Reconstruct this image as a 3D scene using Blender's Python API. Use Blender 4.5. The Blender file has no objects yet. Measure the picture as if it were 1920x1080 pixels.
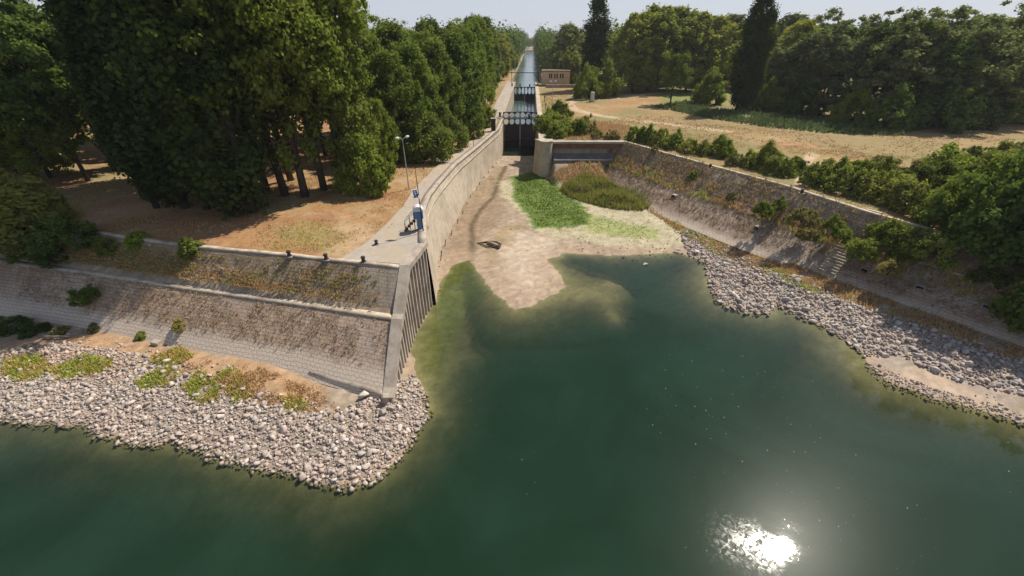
import bpy, math, random
import numpy as np
from mathutils import Vector
R = math.radians
scene = bpy.context.scene
C = scene.collection

# ---------------------------------------------------------------- camera
H = 28.5; PITCH = R(31.5); F = 771.0
cam_d = bpy.data.cameras.new('camera'); cam = bpy.data.objects.new('camera', cam_d); C.objects.link(cam)
cam.location = (0, 0, H); cam.rotation_euler = (math.pi/2 - PITCH, 0, 0)
cam_d.sensor_width = 36; cam_d.lens = 36*F/1920; cam_d.clip_start = 0.5; cam_d.clip_end = 9000
scene.camera = cam
# ---------------------------------------------------------------- light
SUN_AZ = R(51.5); SUN_EL = R(51.5)          # azimuth clockwise from +Y
w = bpy.data.worlds.new('World'); scene.world = w; w.use_nodes = True
nt = w.node_tree; nt.nodes.clear()
sky = nt.nodes.new('ShaderNodeTexSky'); sky.sky_type = 'NISHITA'; sky.sun_disc = False
sky.sun_elevation = SUN_EL; sky.sun_rotation = SUN_AZ; sky.air_density = 1.0; sky.dust_density = 0.6; sky.ozone_density = 2.0
bg = nt.nodes.new('ShaderNodeBackground'); bg.inputs[1].default_value = 0.07
wo = nt.nodes.new('ShaderNodeOutputWorld'); 
hz = nt.nodes.new('ShaderNodeMix'); hz.data_type = 'RGBA'; hz.inputs[0].default_value = .45; tcw = nt.nodes.new('ShaderNodeTexCoord'); sx = nt.nodes.new('ShaderNodeSeparateXYZ'); nt.links.new(tcw.outputs['Generated'], sx.inputs[0]); mrw = nt.nodes.new('ShaderNodeMapRange'); mrw.inputs[1].default_value = 0; mrw.inputs[2].default_value = .6; mrw.inputs[3].default_value = .8; mrw.inputs[4].default_value = .22; nt.links.new(sx.outputs[2], mrw.inputs[0]); nt.links.new(mrw.outputs[0], hz.inputs[0])       # thin summer haze veil over the clear sky
hz.inputs[7].default_value = (7.2, 7.7, 9.0, 1); nt.links.new(sky.outputs[0], hz.inputs[6]); nt.links.new(hz.outputs[2], bg.inputs[0]); nt.links.new(bg.outputs[0], wo.inputs[0])
sd = Vector((math.sin(SUN_AZ)*math.cos(SUN_EL), math.cos(SUN_AZ)*math.cos(SUN_EL), math.sin(SUN_EL)))
sl = bpy.data.lights.new('sun', 'SUN'); sl.energy = 5.0; sl.angle = R(0.53); sl.color = (1.0, 0.92, 0.80)
so = bpy.data.objects.new('sun', sl); C.objects.link(so); so.rotation_euler = (-sd).to_track_quat('-Z', 'Y').to_euler(); so.location = (60, 60, 90)
scene.view_settings.view_transform = 'Standard'; scene.view_settings.look = 'None'
scene.view_settings.exposure = 0.32; scene.view_settings.gamma = 1
scene.cycles.caustics_reflective = False; scene.cycles.caustics_refractive = False
scene.cycles.max_bounces = 6; scene.cycles.transparent_max_bounces = 12
scene.cycles.volume_step_rate = 4

# ---------------------------------------------------------------- helpers
def P(px, py, z=0.0):
    a = (px-960)/F; b = (540-py)/F
    dx, dy, dz = a, math.cos(PITCH)+b*math.sin(PITCH), -math.sin(PITCH)+b*math.cos(PITCH)
    t = (z-H)/dz
    return (dx*t, dy*t)
def PP(l, z): return [P(a, b, z) for a, b in l]
def topz(py, D): return H + D*math.tan(math.atan((540-py)/F)-PITCH)

def hash2(ix, iy, s):
    h = (ix.astype(np.int64)*374761393 + iy.astype(np.int64)*668265263 + s*974634777) & 0x7fffffff
    h = ((h ^ (h >> 13))*1274126177) & 0x7fffffff
    return ((h ^ (h >> 16)) & 0xffff)/65535.0
def vnoise(x, y, s=0):
    x = np.asarray(x, float); y = np.asarray(y, float)
    ix = np.floor(x); iy = np.floor(y); fx = x-ix; fy = y-iy
    fx = fx*fx*(3-2*fx); fy = fy*fy*(3-2*fy)
    a = hash2(ix, iy, s); b = hash2(ix+1, iy, s); c = hash2(ix, iy+1, s); d = hash2(ix+1, iy+1, s)
    return (a*(1-fx)+b*fx)*(1-fy)+(c*(1-fx)+d*fx)*fy
def fbm(x, y, s=0, o=4):
    r = 0; a = .5; t = 0
    for k in range(o):
        r = r+a*vnoise(np.asarray(x)*2**k, np.asarray(y)*2**k, s+k*17); t += a; a *= .5
    return r/t
def inpoly(x, y, poly):
    r = np.zeros(np.shape(x), bool); n = len(poly)
    for i in range(n):
        x1, y1 = poly[i]; x2, y2 = poly[(i+1) % n]
        if y1 == y2: continue
        c = ((y1 > y) != (y2 > y)) & (x < (x2-x1)*(y-y1)/(y2-y1)+x1)
        r ^= c
    return r
def polydist(x, y, poly, vals=None, closed=False):
    best = np.full(np.shape(x), 1e9); bv = None if vals is None else np.zeros(np.shape(x)+(len(vals[0]),))
    n = len(poly)
    for i in range(n if closed else n-1):
        x1, y1 = poly[i]; x2, y2 = poly[(i+1) % n]
        dx, dy = x2-x1, y2-y1; L = dx*dx+dy*dy+1e-9
        t = np.clip(((x-x1)*dx+(y-y1)*dy)/L, 0, 1)
        d = np.hypot(x-x1-t*dx, y-y1-t*dy); m = d < best
        best = np.where(m, d, best)
        if vals is not None:
            v = (1-t)[..., None]*np.array(vals[i])+t[..., None]*np.array(vals[(i+1) % n])
            bv[m] = v[m]
    return (best, bv) if vals is not None else best
def sstep(a, b, x):
    t = np.clip((x-a)/(b-a), 0, 1); return t*t*(3-2*t)
def resample(poly, n):
    p = np.array(poly, float); d = np.r_[0, np.cumsum(np.hypot(*(p[1:]-p[:-1]).T[:2]))]
    s = np.linspace(0, d[-1], n)
    return np.stack([np.interp(s, d, p[:, k]) for k in range(p.shape[1])], 1)

def tag(o, label=None, cat=None, group=None, kind=None):
    if label: o['label'] = label
    if cat: o['category'] = cat
    if group: o['group'] = group
    if kind: o['kind'] = kind
    return o
def link(name, me, mat=None, parent=None, loc=None, rz=0):
    o = bpy.data.objects.new(name, me); C.objects.link(o)
    if mat is not None and me is not None and len(me.materials) == 0: me.materials.append(mat)
    if parent is not None: o.parent = parent
    if loc is not None: o.location = loc
    if rz: o.rotation_euler.z = rz
    return o
def thing(name, label, cat, loc=(0, 0, 0), rz=0, group=None):
    o = link(name, None, loc=loc, rz=rz); o.empty_display_size = .3
    return tag(o, label, cat, group)
def npmesh(name, V, Fc, mat=None, smooth=False, attrs=None, uv=None):
    """V (n,3); Fc (m,k) constant-size faces"""
    V = np.ascontiguousarray(V, np.float32); Fc = np.ascontiguousarray(Fc, np.int32)
    me = bpy.data.meshes.new(name); m, k = Fc.shape
    me.vertices.add(len(V)); me.vertices.foreach_set('co', V.ravel())
    me.loops.add(m*k); me.loops.foreach_set('vertex_index', Fc.ravel())
    me.polygons.add(m); me.polygons.foreach_set('loop_start', np.arange(0, m*k, k, dtype=np.int32))
    me.polygons.foreach_set('loop_total', np.full(m, k, np.int32))
    if smooth: me.polygons.foreach_set('use_smooth', np.ones(m, bool))
    me.update(calc_edges=True)
    for an, (ty, data) in (attrs or {}).items():
        at = me.attributes.new(an, ty, 'POINT')
        if ty == 'FLOAT': at.data.foreach_set('value', np.ascontiguousarray(data, np.float32))
        else: at.data.foreach_set('color', np.ascontiguousarray(data, np.float32).ravel())
    if uv is not None:
        u = me.uv_layers.new(name='UV'); u.data.foreach_set('uv', np.ascontiguousarray(uv[Fc.ravel()], np.float32).ravel())
    if mat: me.materials.append(mat)
    return me

class MB:
    def __init__(s): s.v = []; s.f = []
    def add(s, vs, fs):
        b = len(s.v); s.v += [tuple(v) for v in vs]; s.f += [tuple(b+i for i in f) for f in fs]; return s
    def box(s, x0, x1, y0, y1, z0, z1):
        return s.add([(x0,y0,z0),(x1,y0,z0),(x1,y1,z0),(x0,y1,z0),(x0,y0,z1),(x1,y0,z1),(x1,y1,z1),(x0,y1,z1)],
                     [(0,3,2,1),(4,5,6,7),(0,1,5,4),(1,2,6,5),(2,3,7,6),(3,0,4,7)])
    def prism(s, pts, z0, z1):
        n = len(pts); A = sum(pts[i][0]*pts[(i+1)%n][1]-pts[(i+1)%n][0]*pts[i][1] for i in range(n))
        if A < 0: pts = pts[::-1]
        zz0 = z0 if hasattr(z0, '__len__') else [z0]*n
        zz1 = z1 if hasattr(z1, '__len__') else [z1]*n
        return s.add([(p[0],p[1],a) for p, a in zip(pts, zz0)]+[(p[0],p[1],a) for p, a in zip(pts, zz1)],
              [tuple(range(n-1,-1,-1)), tuple(range(n,2*n))]+[(i,(i+1)%n,n+(i+1)%n,n+i) for i in range(n)])
    def tube(s, pts, rad, n=8, caps=True):
        pts = [Vector(p) for p in pts]
        rad = rad if hasattr(rad, '__len__') else [rad]*len(pts)
        rings = []; up = None
        for i, p in enumerate(pts):
            d = (pts[min(i+1, len(pts)-1)]-pts[max(i-1, 0)]).normalized()
            ref = Vector((0, 0, 1)) if abs(d.z) < .9 else Vector((1, 0, 0))
            a = d.cross(ref).normalized(); b = d.cross(a)
            rings.append([p+(a*math.cos(2*math.pi*k/n)+b*math.sin(2*math.pi*k/n))*rad[i] for k in range(n)])
        vs = [v for r in rings for v in r]; fs = []
        for i in range(len(pts)-1):
            for k in range(n): fs.append((i*n+k, i*n+(k+1) % n, (i+1)*n+(k+1) % n, (i+1)*n+k))
        if caps: fs += [tuple(range(n-1, -1, -1)), tuple(range((len(pts)-1)*n, len(pts)*n))]
        return s.add(vs, fs)
    def build(s, name, mat, parent=None, loc=None, rz=0, smooth=False, bevel=0):
        me = bpy.data.meshes.new(name); me.from_pydata(s.v, [], s.f)
        if smooth: me.shade_smooth()
        import bmesh
        bm = bmesh.new(); bm.from_mesh(me); bmesh.ops.recalc_face_normals(bm, faces=bm.faces)
        if bevel: bmesh.ops.bevel(bm, geom=bm.edges[:], offset=bevel, segments=1, affect='EDGES')
        bm.to_mesh(me); bm.free(); me.update()
        return link(name, me, mat, parent, loc, rz)

# ---------------------------------------------------------------- materials
class NB:
    def __init__(s, name):
        s.m = bpy.data.materials.new(name); s.m.use_nodes = True; s.t = s.m.node_tree; s.t.nodes.clear()
        s.out = s.t.nodes.new('ShaderNodeOutputMaterial')
    def n(s, ty, **kw):
        nd = s.t.nodes.new('ShaderNode'+ty)
        for k, v in kw.items():
            if k.startswith('i_'):
                key = k[2:]; key = int(key) if key.isdigit() else key.replace('_', ' ')
                s.set(nd.inputs[key], v)
            else: setattr(nd, k, v)
        return nd
    def set(s, inp, v):
        if isinstance(v, bpy.types.NodeSocket): s.t.links.new(v, inp)
        else: inp.default_value = (tuple(v)+(1,) if hasattr(v, '__len__') and len(v) == 3 and inp.type == 'RGBA' else v)
    def noise(s, scale, detail=4, rough=.6, vec=None, dist=0):
        n = s.n('TexNoise', i_Scale=scale, i_Detail=detail, i_Roughness=rough, i_Distortion=dist)
        if vec is not None: s.t.links.new(vec, n.inputs['Vector'])
        return n.outputs['Fac']
    def ramp(s, f, stops):
        r = s.n('ValToRGB'); s.set(r.inputs[0], f); e = r.color_ramp.elements
        while len(e) < len(stops): e.new(.5)
        for i, (p, c) in enumerate(stops):
            e[i].position = p; e[i].color = (tuple(c)+(1,) if hasattr(c, '__len__') else (c, c, c, 1))
        return r.outputs[0]
    def mix(s, f, a, b, mode='MIX'):
        m = s.n('Mix', data_type='RGBA', blend_type=mode)
        s.set(m.inputs[0], f); s.set(m.inputs[6], a); s.set(m.inputs[7], b); return m.outputs[2]
    def math(s, op, a, b=0.0, c=None):
        m = s.n('Math', operation=op); s.set(m.inputs[0], a); s.set(m.inputs[1], b)
        if c is not None: s.set(m.inputs[2], c)
        return m.outputs[0]
    def pos(s): return s.n('NewGeometry').outputs['Position']
    def attr(s, name, kind='Fac'): return s.n('Attribute', attribute_name=name).outputs[kind]
    def bump(s, h, strength=.5, dist=.05):
        b = s.n('Bump', i_Strength=strength, i_Distance=dist); s.set(b.inputs['Height'], h); return b.outputs[0]
    def pr(s, col, rough=.85, bump=None, metal=0, spec=.3):
        p = s.n('BsdfPrincipled'); s.set(p.inputs['Base Color'], col); s.set(p.inputs['Roughness'], rough)
        p.inputs['Metallic'].default_value = metal; p.inputs['Specular IOR Level'].default_value = spec
        if bump is not None: s.t.links.new(bump, p.inputs['Normal'])
        return p.outputs[0]
    def done(s, sh): s.t.links.new(sh, s.out.inputs[0]); return s.m

def speckled(name, c1, c2, scale=3, rough=.85, bump=.3, c3=None, streak=False, spec=.3):
    b = NB(name); pos = b.pos()
    f = b.noise(scale, 6, .65, pos)
    col = b.ramp(f, [(.32, c1), (.68, c2)])
    g = b.noise(scale*.17, 3, .6, pos)
    col = b.mix(b.ramp(g, [(.45, 0), (.62, .75)]), col, c3 if c3 else tuple(x*.72 for x in c1))
    if streak:
        mp = b.n('Mapping', i_Vector=pos); mp.inputs['Scale'].default_value = (2.5, 2.5, .14)
        st = b.noise(1.2, 5, .7, mp.outputs[0])
        col = b.mix(b.ramp(st, [(.5, 0), (.72, .6)]), col, tuple(x*.42 for x in c1))
    h = b.noise(scale*5, 5, .7, pos)
    return b.done(b.pr(col, rough, b.bump(h, bump, .04), spec=spec))
def plain(name, c, rough=.5, metal=0, var=.25):
    b = NB(name); f = b.noise(7, 4, .6, b.pos())
    return b.done(b.pr(b.ramp(f, [(.3, tuple(x*(1-var) for x in c)), (.7, c)]), rough, metal=metal))

def leaf_mat(name, c_dark, c_light, c_alt, trans=.35, altp=.25):
    b = NB(name)
    v = b.attr('v'); oi = b.n('ObjectInfo').outputs['Random']
    col = b.mix(v, c_dark, c_light)
    col = b.mix(b.ramp(oi, [(.35, 0), (1., altp*2)]), col, c_alt)
    oi2 = b.math('FRACT', b.math('MULTIPLY', oi, 7.31)); tint = b.ramp(oi2, [(0, (.72,.74,.80)), (.5, (1,1,1)), (1, (1.28,1.22,.98))]); col = b.mix(1.0, col, tint, 'MULTIPLY')
    big = b.noise(.22, 2, .5, b.pos())
    col = b.mix(b.ramp(big, [(.42, 0), (.66, .55)]), col, c_alt)
    d = b.n('BsdfDiffuse', i_Color=col).outputs[0]
    t = b.n('BsdfTranslucent', i_Color=b.mix(.35, col, (.16, .22, .02))).outputs[0]
    m = b.n('MixShader', i_Fac=trans, i_1=d, i_2=t).outputs[0]
    return b.done(m)

M = {}
M['conc'] = speckled('aged_concrete', (.36,.30,.23), (.47,.40,.31), 2.2, streak=True, c3=(.27,.23,.18))
M['conc_wall'] = speckled('wall_concrete', (.40,.335,.25), (.53,.455,.35), 1.6, streak=True, c3=(.33,.28,.21))
M['coping'] = speckled('coping_concrete', (.33,.28,.23), (.43,.37,.30), 4, c3=(.25,.21,.17))
M['kerb'] = speckled('kerb_concrete', (.40,.33,.25), (.56,.48,.37), 4, c3=(.24,.19,.14))
M['slab'] = speckled('apron_concrete', (.30,.26,.22), (.39,.345,.29), 1.4, c3=(.37,.30,.21))
M['asphalt'] = speckled('path_surface', (.31,.255,.21), (.40,.33,.27), 1.2, c3=(.42,.32,.22))
M['shade_brick'] = speckled('shade_toned_brick', (.17,.09,.065), (.25,.14,.10), 5)  # dark tone paints in the shade on the retaining wall under its coping
M['dark_steel'] = plain('dark_steel', (.030,.026,.027), .6)
M['gate_wood'] = speckled('gate_boards', (.028,.023,.022), (.05,.04,.038), 4, rough=.6, c3=(.07,.045,.035), streak=True)
M['pile'] = speckled('pile_concrete', (.42,.35,.29), (.55,.47,.39), 3, streak=True)
M['rust'] = speckled('rusty_sheet', (.05,.028,.028), (.09,.05,.045), 4, rough=.7)
M['galv'] = plain('galvanised_steel', (.45,.46,.46), .45, .3)
M['white'] = plain('white_paint', (.75,.75,.76), .5)
M['blue'] = plain('blue_paint', (.10,.22,.42), .45)
M['cell'] = plain('solar_cell', (.05,.06,.13), .2)
M['iron'] = plain('cast_iron', (.05,.038,.03), .6)
M['build'] = speckled('ochre_plaster', (.60,.46,.30), (.68,.53,.36), 1.5, c3=(.54,.42,.28))
M['roof'] = speckled('flat_roof_felt', (.16,.11,.09), (.22,.16,.13), 3)
M['glass'] = plain('dark_window', (.02,.02,.025), .15)
M['apron_dark'] = speckled('shade_dark_concrete', (.12,.115,.11), (.19,.18,.17), 2, streak=True)  # the shade over the retaining-wall apron is put into this dark colour
M['black'] = plain('drain_shade_black', (.012,.011,.011), .8)  # plate in the drain mouths, black painted for the shade inside the hole
M['bark'] = speckled('tree_bark', (.055,.042,.032), (.10,.08,.06), 6)
M['drift'] = speckled('driftwood', (.26,.20,.15), (.38,.31,.24), 6)
M['darkwood'] = speckled('wet_driftwood', (.045,.033,.028), (.09,.07,.055), 6)
M['pale_stone'] = speckled('pale_stone', (.50,.46,.40), (.62,.57,.50), 5)

# rocks
def rock_mat(name, tint):
    b = NB(name); v = b.attr('v'); pos = b.pos()
    col = b.ramp(v, [(0, tuple(x*.38 for x in tint)), (.35, tuple(x*.85 for x in tint)), (.7, tint), (1, tuple(min(.8, x*1.4) for x in tint))])
    oi = b.n('ObjectInfo').outputs['Random']
    z = b.n('SeparateXYZ', i_Vector=pos).outputs[2]
    wet = b.n('MapRange', i_1=.02, i_2=.16); b.set(wet.inputs[0], z)
    col = b.mix(b.math('MULTIPLY', b.ramp(b.noise(.35, 3, .6, pos), [(.4, 0), (.65, .8)]), .5), col, (.44,.30,.24))
    col = b.mix(b.ramp(b.noise(3, 4, .6, pos), [(.3, .0), (.8, .5)]), col, tuple(x*.6 for x in tint))
    col = b.mix(wet.outputs[0], (.15,.12,.08), col)
    return b.done(b.pr(col, .9, b.bump(b.noise(9, 4, .7, pos), .35, .03), spec=.2))
M['rock_l'] = rock_mat('pinkish_rock', (.47,.405,.355))
M['rock_r'] = rock_mat('grey_rock', (.44,.395,.36))

# revetment stone pitching: UV in metres (u along bank, v up slope)
def pitch_mat(name, c1, c2, clean=1.8, weedy=.5, joint=(.10,.08,.06)):
    b = NB(name); uv = b.n('UVMap').outputs[0]
    nz = b.n('TexNoise', i_Scale=1.3, i_Detail=3); b.t.links.new(uv, nz.inputs[0])
    wv = b.n('VectorMath', operation='MULTIPLY_ADD'); b.t.links.new(nz.outputs['Color'], wv.inputs[0])
    wv.inputs[1].default_value = (.3, .3, 0); b.t.links.new(uv, wv.inputs[2])
    br = b.n('TexBrick', i_Scale=1.0, i_Color1=c1+(1,), i_Color2=c2+(1,), i_Mortar=joint+(1,))
    br.inputs['Mortar Size'].default_value = .022; br.inputs['Brick Width'].default_value = .62; br.inputs['Row Height'].default_value = .40
    br.inputs['Mortar Smooth'].default_value = .3; br.inputs['Bias'].default_value = 0
    b.t.links.new(wv.outputs[0], br.inputs['Vector'])
    v = b.n('SeparateXYZ', i_Vector=uv).outputs[1]
    n1 = b.noise(.55, 5, .65, uv); n2 = b.noise(5, 5, .7, uv); n3 = b.noise(.12, 3, .5, uv)
    col = b.mix(b.ramp(n2, [(.35, 0), (.7, .7)]), br.outputs['Color'], tuple(x*.7 for x in c1))
    col = b.mix(b.ramp(n1, [(.38, 0), (.6, weedy)]), col, (.20,.145,.09))
    col = b.mix(b.ramp(n3, [(.45, 0), (.6, .4)]), col, (.42,.37,.32))
    mpv = b.n('Mapping', i_Vector=uv); mpv.inputs['Scale'].default_value = (1.6, .12, 1)
    streak = b.noise(1.0, 5, .7, mpv.outputs[0])
    col = b.mix(b.ramp(streak, [(.5, 0), (.7, .45)]), col, (.13,.10,.08))
    # clean, washed band near the old waterline
    vv = b.math('ADD', v, b.math('MULTIPLY', b.noise(.5, 4, .6, uv), 1.2))
    band = b.n('MapRange', i_1=clean, i_2=clean+1.4); b.set(band.inputs[0], vv)
    washed = b.mix(b.math('MULTIPLY', br.outputs['Fac'], .3), b.ramp(n2, [(.3, (.50,.41,.32)), (.7, (.63,.53,.43))]), joint)
    col = b.mix(band.outputs[0], washed, col)
    hgt = b.math('ADD', b.math('MULTIPLY', br.outputs['Fac'], -1.0), b.math('MULTIPLY', n2, .7))
    return b.done(b.pr(col, .9, b.bump(hgt, .9, .09), spec=.2))
M['pitch_low'] = pitch_mat('stone_pitching', (.58,.42,.30), (.44,.32,.23), joint=(.12,.085,.06))
M['pitch_up'] = pitch_mat('weedy_stone_pitching', (.44,.34,.24), (.35,.27,.19), clean=-9, weedy=.8)
M['pitch_r'] = pitch_mat('weathered_pitching', (.48,.365,.29), (.35,.26,.205), clean=.15, weedy=.7)
M['pitch_ru'] = pitch_mat('weathered_upper_pitching', (.48,.37,.29), (.36,.275,.21), clean=-9, weedy=.8)

# ---------------------------------------------------------------- plan of the place
Z = 8.3
crestL = [(-420, 128), (-140, 72), (-64, 49.8), (-49.9, 46.0), (-36.8, 42.4), (-24.4, 40.1), (-11.6, 37.4)]
bermL  = [(-420, 122), (-140, 66), (-62, 44.2), (-49.6, 41.6), (-35.6, 38.1), (-21.9, 35.0), (-11.6, 32.5)]
toeL   = [(-420, 116), (-140, 60), (-60, 39.0), (-48.2, 36.7), (-33.5, 32.9), (-20.7, 29.8), (-11.6, 26.9)]
crestR = [(24.6, 97), (30.6, 86), (36.4, 75.6), (43.2, 63.8), (48.3, 51.5), (53.6, 43.5), (60, 35), (80, 12), (150, -60)]
bermR  = [(22.6, 95.5), (27.4, 84.5), (32.6, 74.2), (39.2, 63.2), (45.6, 51.8), (49.6, 45.0), (56, 35.6), (76, 12), (144, -60)]
toeR   = [(19.5, 92.5), (22.8, 80.5), (27.0, 71.0), (34.6, 58.5), (41.6, 48.2), (47.0, 40.7), (52.6, 33.9), (70, 13), (138, -60)]
wallT = [(-9.8, 42.6), (-12.0, 54.1), (-12.2, 59), (-11.7, 65.5), (-10.3, 77), (-7.0, 92.4), (-3.4, 110.4), (-2.6, 126)]
wallB = [(-9.4, 42.6), (-10.9, 54.1), (-10.9, 59), (-10.0, 65.5), (-8.9, 77), (-6.6, 92.4), (-3.1, 110.4), (-2.5, 126)]
def axx(y): return 2.5+.041*(y-131)
def LW(y, l): return (axx(y)+l, y)
basin = crestL[:-1] + [(-11.2, 37.3), (-10.7, 42.2)] + [(x-.8, y+.2) for x, y in wallT[:-1]] + [LW(126, -5.7), LW(235, -5.7), LW(236, -9), LW(1500, -9), LW(1500, 9), LW(236, 9), LW(235, 5.7), LW(96, 5.7), (8.3, 95.8), (24.6, 95.8)] + crestR[1:] + [(300, -400), (-420, -400)]
# water edge: pixel x, y, land slope, water slope
edge = [(-900,700,.12,.5),(-300,745,.12,.45),(0,787,.13,.42),(150,800,.13,.42),(230,830,.13,.42),(330,832,.13,.42),(450,872,.13,.42),(560,893,.14,.42),(640,917,.15,.42),(700,897,.15,.45),(760,848,.16,.4),(803,775,.2,.35),(792,735,.25,.25),(776,700,.2,.12),
 (770,640,.2,.12),(815,560,.2,.12),(828,524,.1,.15),(850,498,.05,.2),(878,487,.05,.18),(905,522,.04,.22),(930,555,.04,.25),(962,582,.035,.25),(1002,572,.035,.25),(1062,538,.035,.2),(1046,508,.04,.2),(1028,487,.05,.2),(1058,475,.05,.5),(1150,480,.05,.4),(1212,478,.05,.35),(1272,474,.06,.45),(1322,492,.07,.3),(1326,535,.09,.25),(1352,568,.12,.25),(1395,586,.16,.35),(1440,590,.2,.3),(1456,573,.2,.2),(1500,592,.2,.25),(1562,622,.2,.2),(1592,642,.2,.15),(1622,668,.12,.15),(1632,690,.12,.22),(1662,715,.12,.25),(1762,752,.12,.3),(1850,772,.12,.3),(1920,795,.12,.3),(2100,850,.12,.3),(2500,980,.12,.4)]
edgeW = [P(a, b, 0) for a, b, _, _ in edge]; edgeV = [(c, d) for _, _, c, d in edge]
wpoly = edgeW + [(120, -80), (120, -400), (-420, -400), (-420, 60)]
edgeW = [(-420, 60)] + edgeW + [(120, -80)]; edgeV = [(.12, .5)] + edgeV + [(.12, .5)]
stripL = crestL + toeL[::-1]; stripR = crestR + toeR[::-1]

def slope_z(x, y, side):
    """height of the pitched slope above (x, y)"""
    toe, berm, crest, zt = ((toeL, bermL, crestL, 1.0), (toeR, bermR, crestR, 1.3))[side]
    dt = polydist(x, y, toe); db = polydist(x, y, berm); dc = polydist(x, y, crest); low = inpoly(x, y, toe+berm[::-1])
    return np.where(low, zt+(4.9-zt)*dt/(dt+db+1e-6), 5.0+(Z-5.0)*db/(db+dc+1e-6))
def bed_height(x, y):
    wx = x + (fbm(x*.9, y*.9, 5, 3)-.5)*.9; wy = y + (fbm(x*.9, y*.9, 9, 3)-.5)*.9
    ins = inpoly(wx, wy, wpoly); d, v = polydist(wx, wy, edgeW, edgeV)
    land = v[..., 0]*d; land = np.where(land > 1.0, 1.0+(land-1.0)*.15, land); land = np.minimum(land, 1.5); land = np.where((x < -5) & (y < 42), np.minimum(land, 1.0-.5*sstep(-24, -18, x)+.2*(fbm(x*.7, y*.7, 6, 3)-.5)), land)
    water = -v[..., 1]*d; water = np.maximum(water, -5.5)
    h = np.where(ins, water, land)
    # shoals in the bay, algae bar under the piles, pool before the gates
    def blob(px, py, rx, ry, a, amt):
        nonlocal h
        cx, cy = P(px, py, 0); c, s = math.cos(a), math.sin(a)
        u = ((x-cx)*c+(y-cy)*s)/rx; w_ = (-(x-cx)*s+(y-cy)*c)/ry
        g = np.exp(-(u*u+w_*w_))*(0.75+.5*fbm(x*.5, y*.5, 31, 3))
        h = np.where(ins, h*(1-amt*np.clip(g, 0, 1)), h)
    blob(1145, 535, 3.6, 4.2, .3, .86); blob(1150, 590, 2.2, 3.2, 0, .8); blob(1100, 555, 4, 2.5, 0, .7)
    blob(850, 540, 2.2, 7.5, .1, .7); blob(815, 640, 1.6, 8, 0, .6); blob(1560, 600, 4.5, 2.5, -.5, .4); blob(1640, 700, 4, 2.5, -.7, .4)
    mo = (4.3-(93.0-y)*.42)*sstep(8.0, 9.5, x)*sstep(0, 2.5, 23.5-x); h = np.where((y > 82) & (y < 96.5) & (x > 8) & (x < 24), np.maximum(h, mo+(fbm(x*.5, y*.5, 33, 3)-.5)*.5), h)
    pool = inpoly(x, y, [P(938, 301, 0), P(1012, 301, 0), P(1012, 262, 0), P(935, 262, 0)])
    h = np.where(pool, -.7-.6*fbm(x*.4, y*.4, 3, 2), h)
    return h
def ground_height(x, y):
    h = bed_height(x, y)
    for strip, toe, crest, zt in ((stripL, toeL, crestL, 1.0), (stripR, toeR, crestR, 1.3)):
        m = inpoly(x, y, strip)
        if m.any():
            h[m] = np.maximum(np.minimum(h[m], zt), slope_z(x[m], y[m], 0 if strip is stripL else 1)-.45)
    inb = inpoly(x, y, basin)
    ch = inb & (y > 126) & (y < 235.5); h = np.where(ch, -1.5, h)
    can = inb & (y >= 235.5); l = np.abs(x-axx(y)); h = np.where(can, 4.7-1.5*sstep(0, 1.5, 9-l), h)
    und = (fbm(x*.05, y*.05, 41, 4)-.5)*.7+(fbm(x*.4, y*.4, 42, 3)-.5)*.12
    dl = polydist(x, y, basin[:40]) if False else 0
    plat = Z - .06 + und*sstep(9, 30, np.abs(x-axx(y))+0*y)*.6 - .05
    # far floodplain keeps level
    return np.where(inb, h, plat), inb

def axis_lines(a, b, step, far_a, far_b, g=1.13):
    core = list(np.arange(a, b, step)); s = step; hi = [core[-1]]
    while hi[-1] < far_b: s *= g; hi.append(hi[-1]+s)
    s = step; lo = [core[0]]
    while lo[-1] > far_a: s *= g; lo.append(lo[-1]-s)
    return np.array(lo[:0:-1]+core+hi[1:])
xs = axis_lines(-75, 72, .42, -3500, 3500)
ys0 = axis_lines(16, 128, .42, -350, 130, 1.15); ys0 = ys0[ys0 < 128]
ys1 = np.arange(128, 262, 1.1); s = 1.1; l = [ys1[-1]]
while l[-1] < 6500: s *= 1.1; l.append(l[-1]+s)
ys = np.r_[ys0, ys1, l[1:]]
X, Y = np.meshgrid(xs, ys); shp = X.shape; X = X.ravel(); Y = Y.ravel()
GH, INB = ground_height(X, Y)

# ---- ground colour classes (true surface colours)
def px_poly(l, z): return PP(l, z)
def mask(poly, soft=1.6, warp=2.5, sc=.35, seed=0):
    wx = X+(fbm(X*sc, Y*sc, seed, 4)-.5)*warp*2; wy = Y+(fbm(X*sc, Y*sc, seed+50, 4)-.5)*warp*2
    near = (np.hypot(X, Y) < 420); r = np.zeros(X.shape)
    ii = np.where(near)[0]; inside = inpoly(wx[ii], wy[ii], poly); d = polydist(wx[ii], wy[ii], poly, closed=True)
    r[ii] = sstep(-soft, soft, np.where(inside, d, -d)); return r
col = np.zeros((len(X), 3))
def lay(m, c, amt=1.0):
    m = np.clip(m*amt, 0, 1)[:, None]; global col
    col = col*(1-m)+np.array(c)*m
n1 = fbm(X*.12, Y*.12, 1, 5); n2 = fbm(X*.6, Y*.6, 2, 4); n3 = fbm(X*.03, Y*.03, 3, 4)
STRAW = (.34,.24,.12); ORANGE = (.33,.175,.08); TAN = (.40,.29,.175); GREEN = (.115,.15,.045); DIRT = (.40,.30,.20); OLIVE = (.20,.19,.08)
lay(np.ones(len(X)), STRAW)
lay(sstep(.45, .6, n1), ORANGE, .7); lay(sstep(.52, .7, n2), TAN, .6)
lay(sstep(.5, .62, n3)*(Y > 60), OLIVE, .55)
left = (X < -8) & ~INB; right = (X > 8) & ~INB
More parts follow.
